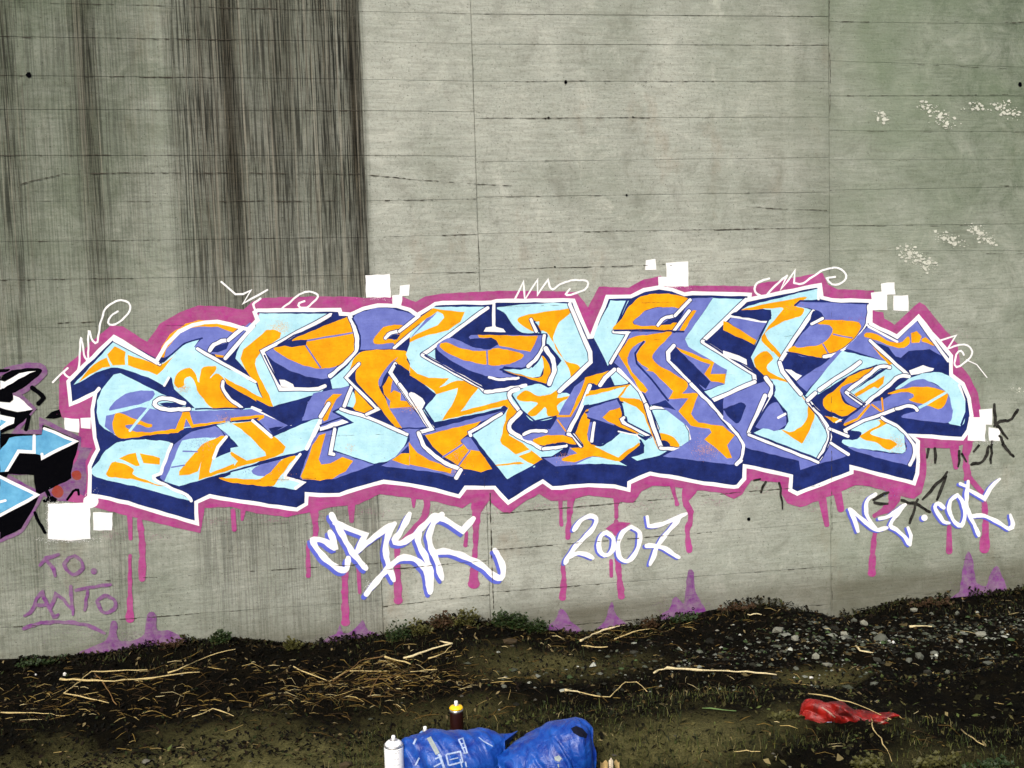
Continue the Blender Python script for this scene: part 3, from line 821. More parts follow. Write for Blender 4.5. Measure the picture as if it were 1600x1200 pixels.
# ---------------------------------------------------------------- the wall
wall = empty('concrete_wall', W(760, 1000), 'tall board-marked grey concrete wall with dark rain streaks on its left, behind the graffiti', 'wall')
COLS = [  # vertical joints as photograph columns, and the y of each board joint at the left and right edge of each bay
 (0, 571, [(3,18),(57,65),(118,124),(171,173),(243,243),(315,314),(378,371),(438,430),(512,505),(574,566),(640,625),(699,680),(765,748),(836,816),(905,893),(968,952)]),
 (571, 748, [(18,22),(65,69),(124,127),(173,175),(243,244),(314,311),(371,366),(430,425),(505,497),(566,556),(625,612),(680,668),(748,735),(816,803),(893,877),(952,930)]),
 (748, 1298, [(22,26),(69,71),(127,127),(185,183),(253,246),(308,300),(365,356),(422,406),(480,465),(540,522),(600,580),(660,636),(722,690),(805,757),(861,816),(927,885),(987,945)]),
 (1298, 1600, [(34,38),(95,105),(150,150),(204,206),(250,250),(297,292),(353,350),(392,392),(455,450),(532,530),(590,584),(640,632),(695,680),(753,729),(817,795),(884,865),(937,915)])]
ZTOP = W(800, 0).z + .75
def vline(px):
    return W(px, 300).x
xe = [W(0, 300).x-1.6, vline(571), vline(745), vline(1296), W(1600, 300).x+1.8]
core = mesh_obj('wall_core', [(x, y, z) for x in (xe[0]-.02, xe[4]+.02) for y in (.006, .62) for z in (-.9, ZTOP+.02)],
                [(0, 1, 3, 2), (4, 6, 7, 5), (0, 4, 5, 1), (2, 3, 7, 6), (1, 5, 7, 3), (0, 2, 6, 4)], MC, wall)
def box_panel(xl, xr, zl0, zl1, zr0, zr1, yf, yb=.0055, b=.0009):
    """a cast board field: front with a small worn arris, sides reach back to the core"""
    vs = [(xl, yb, zl0), (xr, yb, zr0), (xr, yb, zr1), (xl, yb, zl1),
          (xl, yf+b, zl0), (xr, yf+b, zr0), (xr, yf+b, zr1), (xl, yf+b, zl1),
          (xl+b, yf, zl0+b), (xr-b, yf, zr0+b), (xr-b, yf, zr1-b), (xl+b, yf, zl1-b)]
    fs = [(8, 9, 10, 11)]
    for i in range(4):
        j = (i+1) % 4; fs += [(4+i, 4+j, 8+j, 8+i), (i, j, 4+j, 4+i)]
    return vs, fs
JOINTS = []
for ci, (pl, pr, lv) in enumerate(COLS):
    xl, xr = xe[ci], xe[ci+1]
    zz = []
    for a, b in lv:
        if ci == 0: z0 = W(0, a).z; z1 = W(571, b).z; X0, X1 = W(0, a).x, W(571, b).x
        else: z0 = W(pl, a).z; z1 = W(pr, b).z; X0, X1 = W(pl, a).x, W(pr, b).x
        s = (z1-z0)/(X1-X0); s = max(-.02, min(.02, s)); zm = (z0+z1)/2; xm = (X0+X1)/2
        zz.append((zm+s*(xl-xm), zm+s*(xr-xm)))
    top = zz[0]
    up = []; q = top
    while q[0] < ZTOP-.05:
        q = (min(ZTOP, q[0]+.175), min(ZTOP, q[1]+.175)); up.append(q)
    up[-1] = (ZTOP, ZTOP)
    zz = up[::-1]+zz
    q = zz[-1]; zz.append((q[0]-.19, q[1]-.19)); zz.append((-.85, -.85))
    for k in range(len(zz)-1):
        g = random.choice([.0001, .0002, .0004, .0008])
        yf = random.uniform(.0000, .0012)
        vs, fs = box_panel(xl+(.0016 if ci else 0), xr-.0016, zz[k+1][0]+g, zz[k][0]-g, zz[k+1][1]+g, zz[k][1]-g, yf)
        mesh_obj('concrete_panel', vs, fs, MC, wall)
    for k in range(len(up), len(zz)-1): JOINTS.append((ci, xl, xr, zz[k][0], zz[k][1]))
def ragged(xa, za, xb, zb, wmax, keep, y, seed):
    """broken dirt-filled crack following a joint"""
    rr = random.Random(seed); L = math.hypot(xb-xa, zb-za); n = max(4, int(L/.012)); dx, dz = (xb-xa)/L, (zb-za)/L
    vs, fs = [], []; run = rr.random() < keep; prev = None; off = 0; c = rr.uniform(0, 6)
    for i in range(n+1):
        s = L*i/n; off = off*.8+rr.uniform(-.0012, .0012)
        dens = keep + .35*math.sin(s*2.3+c)+.2*math.sin(s*7.1+c*2)
        if rr.random() < .38: run = rr.random() < dens
        if run:
            wd = wmax*rr.uniform(.08, 1)**1.5*max(.3, min(1.2, dens+.3))
            x, z = xa+dx*s - dz*off, za+dz*s + dx*off
            a = len(vs); vs += [(x+dz*wd/2, y, z-dx*wd/2), (x-dz*wd/2, y, z+dx*wd/2)]
            if prev is not None: fs.append((prev, a, a+1, prev+1))
            prev = a
        else: prev = None
    return vs, fs
YP = -.0014                                    # the coat of paint
def crack(xa, za, xb, zb, wmax, keep, seed):
    vs, fs = ragged(xa, za, xb, zb, wmax, keep, YP-.0012, seed)
    if fs: mesh_obj('joint_crack', vs, fs, PAINT['C'], wall)
for i, (ci, xl, xr, a, b) in enumerate(JOINTS):
    zc = (a+b)/2
    if W(800, 800).z-.02 < zc < W(800, 470).z:  wm, kp = .0020, .10      # painted over: only hints of the joint remain
    elif ci == 0: wm, kp = .0046, .34
    elif ci == 3: wm, kp = .0042, .16
    else: wm, kp = .0046, .22 + .3*random.random()
    if zc < W(800, 800).z+.03 and ci == 2 and zc > W(800, 830).z-.05: wm, kp = .0050, .95
    crack(max(xl, XL-.5), a + (b-a)*(max(xl, XL-.5)-xl)/(xr-xl), min(xr, XR+.6), b, wm, kp, i)
for px, y0, y1, wm, kp in ((1296, 0, 985, .0045, .55), (768, 770, 980, .0060, .95), (745, 100, 470, .0028, .28), (577, 0, 420, .003, .15), (752, 470, 770, .0025, .35)):
    a, b = W(px, y0), W(px, y1); xx = W(px, (y0+y1)/2).x
    if px in (1296, 768): xx = a.x if px == 1296 else W(768, 850).x
    crack(xx, a.z, xx+(W(1307, 960).x-W(1296, 960).x if False else 0), b.z, wm, kp, px)
for pts in ([(30,288),(100,272),(220,270),(450,271),(560,272),(660,282),(730,287),(800,290)], [(1165,323),(1230,327),(1292,329)], [(90,505),(150,503)], [(975,415),(1050,414)], [(1560,290),(1600,292)]):
    for a, b in zip(pts, pts[1:]):
        A, B = W(*a), W(*b); crack(A.x, A.z, B.x, B.z, .004, .8, int(a[0]))
for px, py, r in ((45, 117, .011), (884, 128, .008), (1594, 132, .012), (1170, 811, .009), (857, 184, .006), (852, 185, .004), (989, 183, .004), (867, 417, .005), (979, 305, .005), (1083, 951, .008)):
    c = W(px, py, YP-.0008); vs = [c+Vector((math.cos(a)*r*random.uniform(.75, 1.2), 0, math.sin(a)*r*random.uniform(.75, 1.2))) for a in [k*math.pi/6 for k in range(12)]]
    vs += [c+Vector((0, .001, 0))]
    mesh_obj('tie_hole', vs, [((k+1) % 12, k, 12) for k in range(12)], PAINT['X'], wall)
# old plaster splashes on the right bay
for px, py, n, sx, sy in ((1378, 182, 16, 8, 7), (1450, 168, 22, 14, 6), (1472, 186, 34, 12, 10), (1525, 168, 12, 18, 5), (1575, 172, 26, 20, 9), (1422, 398, 44, 12, 9), (1448, 412, 34, 12, 9), (1485, 374, 40, 16, 7), (1528, 362, 30, 10, 8), (1545, 374, 22, 9, 6), (1594, 610, 8, 10, 3)):
    vs, fs = [], []; ix = []
    for q in range(n*3):
        gx_ = random.gauss(0, .55); x, y = px+gx_*sx*1.25+random.gauss(0, 2), py+(gx_*.7+random.gauss(0, .75))*sy; rr_ = random.choice((.4, .5, .7, .9, 1.2, 2.4)); k0 = len(vs); y0_ = YP-.0002-.0009*q/(n*3)
        for k in range(7):
            a = k*math.tau/7; vs.append(W(x+math.cos(a)*rr_*random.uniform(.5, 1.6), y+math.sin(a)*rr_*random.uniform(.4, 1.2), y0_))
        fs.append(tuple(range(k0, k0+7)))
    mesh_obj('plaster_splash', vs, fs, PAINT['G'], wall)['kind'] = 'stuff'

# ---------------------------------------------------------------- graffiti
NAMES = dict(K='pink_background', N='navy_patch', B='light_blue_patch', O='orange_patch', P='purple_patch', W='white_highlight', X='black_patch', S='sky_blue_patch', R='red_spot')
def parse(txt):
    out = []; sec = 'base'
    for ln in txt.strip().splitlines():
        if ln.startswith('#'): sec = ln[2:]; continue
        tk = ln.split(); k = tk[0]
        if k in ('f', 'F'):
            pts = tpts(tk[3:], tk[2])
            P = catmull(pts, True) if k == 'F' else subdiv(pts)
            out.append((tk[1], 'fill', sec, convex_parts([wob(p) for p in P])))
        elif k == 'P':
            pts = tpts(tk[4:], tk[3]); wd = [float(x) for x in tk[1].split(',')]
            P = catmull(pts, step=5); n = len(P); m = len(wd)-1
            ws = [np.interp(i/(n-1)*m, range(m+1), wd)*(1+.13*math.sin(i*1.3+pts[0][0])+.07*math.sin(i*2.9)) for i in range(n)]
            out.append((tk[2], 'drip', sec, stroke_faces([wob(p, .3) for p in P], ws)))
        else:
            wd = float(k[1:]); pts = tpts(tk[3:], tk[2])
            P = catmull(pts, step=4) if k[0] == 'S' else subdiv(pts, k[0] == 'o', 14)
            P = [wob(p, .35) for p in P]; ws = [wd*(1+.08*math.sin(i*1.7+wd)) for i in range(len(P))]
            if tk[1] == 'W' and wd >= 4.4 and sec.startswith('letter'): out.append(('N', 'line', sec, stroke_faces(P, [q+2.6 for q in ws])))
            out.append((tk[1], 'line', sec, stroke_faces(P, ws, k[0] == 'o')))
    return out
def build_graffiti(root, txt, y, matmap={}):
    sh = parse(txt); ov, res = coat([s[3] for s in sh]); merged = {}
    for si, tris in res.items():
        col, kind, sec, _ = sh[si]; name = NAMES[col]
        if kind == 'drip': name = 'pink_drip'
        if kind == 'line' and col == 'N': name = 'navy_outline'
        if sec.startswith('squiggles'): name = 'white_square' if kind == 'fill' else 'white_squiggle'
        if sec.startswith('outer'): name = 'white_outline'
        if kind == 'line' and col == 'K': name = 'pink_background'
        if name in ('navy_outline', 'white_squiggle') or kind == 'line' and col != 'W': merged.setdefault((name, sec, col), []).extend(tris)
        else: patches(name, ov, tris, PAINT[matmap.get(col, col)], y, root)
    for (name, sec, col), tris in merged.items(): patches(name, ov, tris, PAINT[matmap.get(col, col)], y, root)
mural = empty('graffiti_mural', W(800, 786, YP), 'big graffiti lettering in orange, light blue and purple with white outline and dripping pink edge', 'graffiti')
build_graffiti(mural, MURAL, YP)
neigh = empty('graffiti_mural', W(60, 840, YP), 'black and sky blue graffiti piece cut off by the left edge of the photo', 'graffiti')
build_graffiti(neigh, NEIGH, YP-.0004, {'K': 'V'})

def signature(name, data, groups, y, mat, shmat, label, cat, part='painted_letter', jit=.3, gname=None):
    (tile, wd, off), strokes = data[0], data[1:]
    allf = []; own = []
    def add(passno):
        for si, s in enumerate(strokes):
            tk = s.split()
            if tk[0] == 'd':
                c = Vector(tpts([tk[1]], tile)[0]); r = float(tk[2])/TILES[tile][2]
                P = [c]; ws = [2*r]; fs = stroke_faces(P, ws)
            else:
                pts = tpts(tk[1:], tile); P = catmull(pts, step=3.5) if tk[0] == 'S' else subdiv(pts, False, 8)
                ws = [wd*(.92+.14*math.sin(i*.8+si)) for i in range(len(P))]; ws[0] *= .85; ws[-1] *= .72
                fs = stroke_faces([wob(p, jit) for p in P], ws)
            if passno == 0: fs = [[p+Vector(off) for p in f] for f in fs]
            allf.append(fs); own.append((passno, groups[si]))
    if off: add(0)
    add(1)
    ov, res = coat(allf); agg = {}
    for si, tr in res.items(): agg.setdefault(own[si], []).extend(tr)
    c = tpts([strokes[0].split()[1]], tile)[0]
    root = empty(name, W(c[0], c[1], y), label, cat, gname)
    for (ps, g), tr in sorted(agg.items()): patches('letter_shadow' if ps == 0 else (part if g != 99 else 'dot'), ov, tr, shmat if ps == 0 else mat, y, root, 60)
    return root
signature('graffiti_tag', CRYC, [0,1,1,1,2,3,3,4,4,3,4], YP-.0008, PAINT['W'], PAINT['Q'], 'large white signature CRYC with blue shadow under the mural, left of the year', 'tag')
signature('graffiti_date', Y2007, [0,0,1,2,3,3,3,3], YP-.0008, PAINT['W'], PAINT['Q'], 'year 2007 painted in white with blue shadow among pink drips', 'painted year', 'painted_digit')
signature('graffiti_tag', NEZ, [0,0,1,2,2,2,99,4,5,6,6,6,6], YP-.0011, PAINT['W'], PAINT['Q'], 'white signature NEZ.COK with blue shadow under the right end of the mural', 'tag')
signature('graffiti_dedication', ANTO, [0,0,1,99,3,3,3,4,4,5,5,6,7], YP-.0008, PAINT['V'], None, 'faded violet words TO. ANTO with a curved underline below the big white square', 'dedication', jit=.6)
signature('graffiti_tag', BTAG, [0,0,0,0,0,1,2,3,3,4,4,5,5,6,6,7,7], YP-.0006, PAINT['T'], None, 'thin black scrawl partly hidden beside and under the right end of the mural', 'tag', jit=.8)
signature('graffiti_tag', BTAG2, [0,1,2], YP-.0006, PAINT['T'], None, 'short black marks under the mural between the year and the right signature', 'tag', jit=.8)
for i, (s, lb) in enumerate(zip(SPLASH, ('violet paint splash at the wall foot below the curved underline', 'violet paint splash at the wall foot below the white CRYC signature', 'small violet splash at the wall foot under the first drip of the year', 'narrow violet splash at the wall foot right of the small round one', 'tall violet splash at the wall foot under the last digit of the year', 'two-peaked violet splash at the wall foot at the far right'))):
    P = catmull([tuple(float(v) for v in q.split(',')) for q in s.split()], True, 6); ov, res = coat([convex_parts([wob(p, .6) for p in P])])
    o = patch('paint_splash', ov, res[0], PAINT['V'], YP-.0003, None)
    tag(o, lb, 'paint splash', 'violet paint splashes at the wall foot')

# overspray: the dust of paint around soft cap strokes
def mist(spots, mat, root, y, seed):
    rr = random.Random(seed); vs, fs = [], []
    for px, py, sx, sy, n in spots:
        for _ in range(n):
            x, z = px+rr.gauss(0, sx), py+rr.gauss(0, sy); r = rr.choice((.18, .25, .32, .45)); a = rr.uniform(0, 6); k = len(vs); yy = y-rr.uniform(0, .0003)
            vs += [W(x+r*math.cos(a-q*math.tau/5), z+r*math.sin(a-q*math.tau/5), yy) for q in range(5)]; fs.append(tuple(range(k, k+5)))
    o = mesh_obj('overspray', vs, fs, mat, root); o['kind'] = 'stuff'
mist([(437,512,8,6,420), (352,655,6,4,160), (284,606,6,4,260), (640,636,8,4,220), (885,716,8,4,160), (1104,702,11,7,420), (1400,694,9,7,420), (440,748,8,4,160), (545,700,5,4,80), (707,735,6,4,90)], PAINT['O'], mural, YP-.0004, 1)
mist([(310,690,14,7,260), (400,735,14,5,200), (1390,770,8,6,60), (715,715,8,8,120), (230,640,12,8,120)], PAINT['P'], mural, YP-.0004, 3)
mist([(108,843,22,2.5,500), (75,815,1.6,18,260), (90,786,10,1.6,90), (590,467,12,1.5,60), (1060,448,12,1.5,60), (1408,486,8,1.5,60), (142,776,6,5,60), (1540,690,14,2,80), (576,918,4,6,120)], PAINT['W'], mural, YP-.0012, 4)
mist([(x_, y_, 16, 3.5, 90) for x_, y_ in ((180,835),(240,838),(330,815),(420,812),(500,805),(580,800),(680,795),(760,800),(840,790),(900,788),(1000,790),(1050,775),(1120,785),(1200,765),(1260,795),(1340,765),(1420,790),(1445,720),(1240,480),(1350,500),(1480,520))]+[(95,620,4,30,120),(1520,610,4,30,80)], PAINT['K'], mural, YP-.0003, 5)
mist([(200,1000,45,7,700), (545,1000,28,5,420), (878,982,16,5,300), (957,975,14,7,300), (1070,950,26,10,500), (1530,920,28,10,500), (110,985,50,4,100), (80,885,22,14,160), (110,935,36,16,240)], PAINT['V'], mural, YP-.0010, 6)

# ---------------------------------------------------------------- the ground
FOOT = [(0,1030),(100,1024),(200,1016),(280,1003),(350,996),(400,1000),(500,1008),(600,992),(650,977),(720,968),(790,973),(850,982),(900,989),(1000,974),(1060,963),(1120,952),(1200,946),(1260,963),(1300,970),(1350,957),(1400,942),(1500,931),(1600,921)]
FX = np.array([W(*p).x for p in FOOT]); FZ = np.array([W(*p).z for p in FOOT])
_g = rng.random((256, 256))
def vn(x, y):
    xi = np.floor(x).astype(int); yi = np.floor(y).astype(int); u = x-xi; v = y-yi; u = u*u*(3-2*u); v = v*v*(3-2*v)
    a = _g[xi % 256, yi % 256]; b = _g[(xi+1) % 256, yi % 256]; c = _g[xi % 256, (yi+1) % 256]; d = _g[(xi+1) % 256, (yi+1) % 256]
    return (a*(1-u)+b*u)*(1-v)+(c*(1-u)+d*u)*v - .5
def H(x, y):
    x = np.asarray(x, float); y = np.asarray(y, float)
    foot = np.interp(x, FX, FZ); sm = np.clip(-y/1.3, 0, 1)
    base = foot*(1-sm)**1.5 + .03*sm*np.clip(x*.3, -1, 1)
    k = np.clip(-y/.12, .12, 1)
    bump = .07*vn(x*1.7+9, y*1.7+40)+.045*vn(x*5+3, y*5+7)+.022*vn(x*14, y*14+90)+.010*vn(x*40+11, y*40+33)
    far = np.clip((np.hypot(x, y+1)-6)/20, 0, 1)
    ridge = -.045*np.exp(-((y+.95)/.16)**2)
    return base + k*bump*(1-.6*far) + ridge
def Hf(x, y): return float(H(x, y))
def G(px, py, dz=0.0):
    v = ray(px, py); t = 1.5; prev = None
    while t < 30:
        p = CAM+v*t
        if p.z <= Hf(p.x, p.y)+dz: break
        t += .02
    lo, hi = t-.02, t
    for _ in range(12):
        m = (lo+hi)/2; p = CAM+v*m
        if p.z <= Hf(p.x, p.y)+dz: hi = m
        else: lo = m
    return CAM+v*hi
gx = np.concatenate([-np.geomspace(90, 4.2, 14), np.arange(-3.4, 5.2, .026), np.geomspace(5.4, 90, 14)])
gy = np.concatenate([-np.geomspace(90, 4.3, 14), np.arange(-3.9, .0, .026), [.02, .3, .6, 1.5, 4, 12, 30, 60, 90]])
XX, YY = np.meshgrid(gx, gy); ZZ = H(XX, YY); nx, ny = len(gx), len(gy)
idx_ = np.arange(nx*ny).reshape(ny, nx)
F4 = np.stack([idx_[:-1, :-1], idx_[:-1, 1:], idx_[1:, 1:], idx_[1:, :-1]], -1).reshape(-1, 4)
def soil():
    t = NT('dark_soil'); p = t.pos(); sep = t.n('ShaderNodeSeparateXYZ', {0: p}); Y = sep.outputs[1]
    n1 = t.noise(p, 2.2, 5, .6, .4); n2 = t.noise(p, 16, 6, .7); n3 = t.noise(p, 110, 4, .7)
    dark = t.mix(t.ramp(n2, [(.4, 0.0), (.7, 1.0)]), (.0012, .0011, .0006), (.0075, .0055, .0022))
    olive = t.mix(t.ramp(n2, [(.3, 0.0), (.7, 1.0)]), (.036, .035, .012), (.165, .150, .058))
    def blob(px, py, rx, ry, k=1.0):
        g = G(px, py); q = t.n('ShaderNodeVectorMath', {0: p, 1: (g.x, g.y, g.z)}, operation='SUBTRACT').outputs[0]
        q = t.n('ShaderNodeVectorMath', {0: q, 1: (1/rx, 1/ry, 0)}, operation='MULTIPLY').outputs[0]
        L = t.n('ShaderNodeVectorMath', {0: q}, operation='LENGTH').outputs['Value']
        L = t.math('ADD', L, t.math('MULTIPLY', t.math('ADD', n1, t.math('MULTIPLY', n2, .6)), 1.3))
        return t.ramp(t.math('MULTIPLY', L, .5), [(.66, k), (.92, 0.0)])
    m = blob(250, 1200, 2.6, .62)
    for a in ((860, 1035, .62, .34, .7), (1080, 1150, .75, .36, 1.0), (1280, 1062, .42, .16, .8), (700, 1130, .5, .2, .5), (1500, 1195, .6, .2, .35), (500, 1260, 2.5, .4, 1.0)): m = t.math('MAXIMUM', m, blob(*a))
    c = t.mix(m, dark, olive)
    c = t.mix(t.ramp(n3, [(.3, .55), (.6, 0.0)]), c, (.003, .003, .0015))
    return t.out(c, .97, t.math('ADD', n2, n3), .9, .014, .05)
ground = bulk('ground', np.stack([XX, YY, ZZ], -1).reshape(-1, 3), F4, soil(), 4)
ground.data.polygons.foreach_set('use_smooth', [True]*len(ground.data.polygons)); ground['kind'] = 'structure'

def xyz_in_view(n, ylo, yhi, xlo=-2.9, xhi=4.9):
    y = rng.uniform(ylo, yhi, n); x = rng.uniform(xlo, xhi, n); return x, y
def flakes(name, x, y, size, lift, cols, mat, tilt=.5, aspect=.5):
    """little leaf-like quads folded along the middle"""
    n = len(x); z = H(x, y)+lift; a = rng.uniform(0, math.tau, n); t1 = rng.uniform(-tilt, tilt, n); t2 = rng.uniform(-tilt, tilt, n)
    dx = np.stack([np.cos(a), np.sin(a), t1], -1)*size[:, None]; dy = np.stack([-np.sin(a), np.cos(a), t2], -1)*(size*aspect)[:, None]
    c = np.stack([x, y, z+size*np.abs(t1)*.6], -1); up = np.zeros_like(c); up[:, 2] = size*rng.uniform(-.1, .35, n)
    V = np.stack([c-dx, c-dy+up, c+dx, c+dy+up], 1).reshape(-1, 3); i = np.arange(n)*4
    F = np.stack([np.stack([i, i+1, i+2], -1), np.stack([i, i+2, i+3], -1)], 1).reshape(-1, 3)
    return bulk(name, V, F, mat, 3, colors=np.repeat(np.c_[cols, np.ones(n)], 4, 0))
def palette(n, cs, ps):
    k = rng.choice(len(cs), n, p=np.array(ps)/sum(ps)); c = np.array(cs)[k]*rng.uniform(.6, 1.35, (n, 1)); return c
MT = tinted('dry_litter'); MG = tinted('grass_blade', .7, .2)
x, y = xyz_in_view(26000, -1.25, -.01)
o = flakes('leaf_litter', x, y, rng.uniform(.003, .011, 26000), .002, palette(26000, [(.002, .002, .001), (.010, .006, .003), (.05, .032, .010), (.016, .022, .006), (.17, .13, .06)], [10, 5, 1.6, 1.6, .7]), MT, .9); o['kind'] = 'stuff'
n = 9000; x = rng.uniform(-2.9, 4.9, n); y = -rng.gamma(1.4, .03, n)-.004; k = vn(x*6+31, x*0+3)+.25*vn(x*25, x*0) > -.22; x, y = x[k], y[k]; n = len(x)
lf = np.clip(.055-(-y)*.7, 0, 1)*rng.random(n)*np.clip(.55+1.6*vn(x*4+8, x*0+1), 0, 1)
o = flakes('leaf_litter', x, y, rng.uniform(.004, .012, n), lf, palette(n, [(.004, .004, .002), (.015, .012, .005), (.03, .035, .010), (.06, .045, .016)], [6, 5, 3, 1.5]), MT, 1.0); o['kind'] = 'stuff'
x, y = xyz_in_view(22000, -2.6, -1.0)
o = flakes('leaf_litter', x, y, rng.gamma(2.5, .0022, 22000)+.001, .001, palette(22000, [(.018, .018, .006), (.065, .058, .020), (.07, .09, .025), (.006, .005, .002), (.20, .16, .07)], [5, 4, 1.8, 6, .7]), MT, .7); o['kind'] = 'stuff'
def strips(name, x, y, L, wd, cols, lift, mat, curl=.38, rise=.07):
    n = len(x); a = rng.normal(0, .75, n); a2 = a+rng.normal(0, curl, n)
    p0 = np.stack([x, y, H(x, y)+lift], -1)
    x1, y1 = x+np.cos(a)*L*.5, y+np.sin(a)*L*.5; p1 = np.stack([x1, y1, np.maximum(H(x1, y1)+lift, p0[:, 2]+L*rng.uniform(-.02, rise, n))], -1)
    x2, y2 = x1+np.cos(a2)*L*.5, y1+np.sin(a2)*L*.5; p2 = np.stack([x2, y2, H(x2, y2)+lift*.6], -1)
    s = np.stack([-np.sin(a)*.6, np.cos(a)*.6, np.full(n, .75)], -1)*wd[:, None]/2
    V = np.stack([p0-s*.6, p0+s*.6, p1-s, p1+s, p2-s*.5, p2+s*.5], 1).reshape(-1, 3); i = np.arange(n)*6
    F = np.stack([np.stack([i, i+2, i+3, i+1], -1), np.stack([i+2, i+4, i+5, i+3], -1)], 1).reshape(-1, 4)
    return bulk(name, V, F, mat, 4, colors=np.repeat(np.c_[cols, np.ones(n)], 6, 0))
x, y = xyz_in_view(620, -1.15, -.04)
# straw gathers in the two drifts seen on the left and in the middle
cl = [(G(170, 1078), .42, .13, 300), (G(590, 1055), .26, .12, 620), (G(500, 1090), .4, .1, 160), (G(960, 995), .25, .05, 130), (G(1040, 1070), .5, .12, 80), (G(1330, 1150), .45, .12, 110), (G(60, 1110), .3, .08, 90)]
for c, sx, sy, n in cl:
    x = np.r_[x, rng.normal(c.x, sx, n)]; y = np.r_[y, np.minimum(rng.normal(c.y, sy, n), -.03)]
n = len(x)
o = strips('straw_bits', x, y, rng.gamma(2.2, .016, n)+.008, rng.uniform(.0009, .0036, n), palette(n, [(.34, .25, .09), (.10, .06, .015), (.44, .36, .18), (.03, .018, .007), (.18, .12, .03)], [2.2, 5, 1.2, 6, 2.5]), .006, MT); o['kind'] = 'stuff'
# short grass
def blades(name, x, y, h, wd, cols):
    n = len(x); a = rng.uniform(0, math.tau, n); z = H(x, y)-.003; le = rng.uniform(.1, .9, n)
    p0 = np.stack([x, y, z], -1); b = rng.uniform(0, math.tau, n)
    s = np.stack([np.cos(a), np.sin(a), np.zeros(n)], -1)*wd[:, None]/2
    p1 = p0+np.stack([np.cos(b)*h*le*.35, np.sin(b)*h*le*.35, h*.6], -1); p2 = p0+np.stack([np.cos(b)*h*le, np.sin(b)*h*le, h*(1.05-.45*le)], -1)
    V = np.stack([p0-s, p0+s, p1+s*.7, p1-s*.7, p2], 1).reshape(-1, 3); i = np.arange(n)*5
    F = np.stack([np.stack([i, i+1, i+2], -1), np.stack([i, i+2, i+3], -1), np.stack([i+3, i+2, i+4], -1)], 1).reshape(-1, 3)
    return bulk(name, V, F, MG, 3, colors=np.repeat(np.c_[cols, np.ones(n)], 5, 0))
x, y = xyz_in_view(60000, -2.6, -.9); k = (vn(x*1.3+70, y*1.6+5)+.5*vn(x*4+1, y*5+8)) > -.02+.25*np.clip(x-1.6, 0, 1.2); x, y = x[k], y[k]; n = len(x)
o = blades('grass', x, y, rng.gamma(3, .007, n)+.004, rng.uniform(.0014, .0036, n), palette(n, [(.030, .042, .008), (.085, .092, .020), (.010, .014, .003), (.20, .17, .07)], [4, 3, 4, 1])); o['kind'] = 'stuff'
x, y = xyz_in_view(9000, -.9, -.01); k = (vn(x*2.3+20, y*3+55)) > .12; x, y = x[k], y[k]; n = len(x)
o = blades('grass', x, y, rng.uniform(.01, .04, n), rng.uniform(.0012, .0025, n), palette(n, [(.025, .035, .008), (.05, .055, .015), (.08, .06, .02)], [4, 3, 2])); o['kind'] = 'stuff'
# scattered shards of rubble on the right
c = G(1400, 1005); n = 2600; x = rng.normal(c.x, .75, n); y = np.minimum(rng.normal(c.y, .17, n), -.03)
def grit(name, x, y, size, cols):
    n = len(x); base = np.array([(1, 0, -.2), (-.3, .9, -.2), (-.9, -.4, -.2), (0.2, -.8, 0.1), (.1, .1, .8), (.7, .7, .1)]); fc = np.array([(0, 1, 5), (0, 5, 4), (5, 1, 4), (1, 2, 4), (2, 3, 4), (3, 0, 4)])
    a = rng.uniform(0, math.tau, n); J = base[None]*rng.uniform(.5, 1.3, (n, 6, 3)); J[:, :, 2] *= .55
    X_ = J[:, :, 0]*np.cos(a)[:, None]-J[:, :, 1]*np.sin(a)[:, None]; Y_ = J[:, :, 0]*np.sin(a)[:, None]+J[:, :, 1]*np.cos(a)[:, None]
    V = np.stack([X_, Y_, J[:, :, 2]], -1)*size[:, None, None]+np.stack([x, y, H(x, y)+size*.15], -1)[:, None]
    F = (fc[None]+(np.arange(n)*6)[:, None, None]).reshape(-1, 3)
    return bulk(name, V.reshape(-1, 3), F, MT, 3, colors=np.repeat(np.c_[cols, np.ones(n)], 6, 0))
o = grit('rubble_grit', x, y, rng.gamma(2.0, .0032, n)+.002, palette(n, [(.07, .08, .055), (.20, .21, .17), (.02, .02, .014), (.42, .43, .36), (.09, .07, .03), (.05, .08, .03)], [5, 2.2, 6, .5, 2, 2])); o['kind'] = 'stuff'
x, y = xyz_in_view(900, -2.2, -.05)
o = grit('rubble_grit', x, y, rng.gamma(2, .002, 900)+.002, palette(900, [(.07, .065, .05), (.03, .026, .016), (.2, .19, .15)], [4, 5, 1])); o['kind'] = 'stuff'

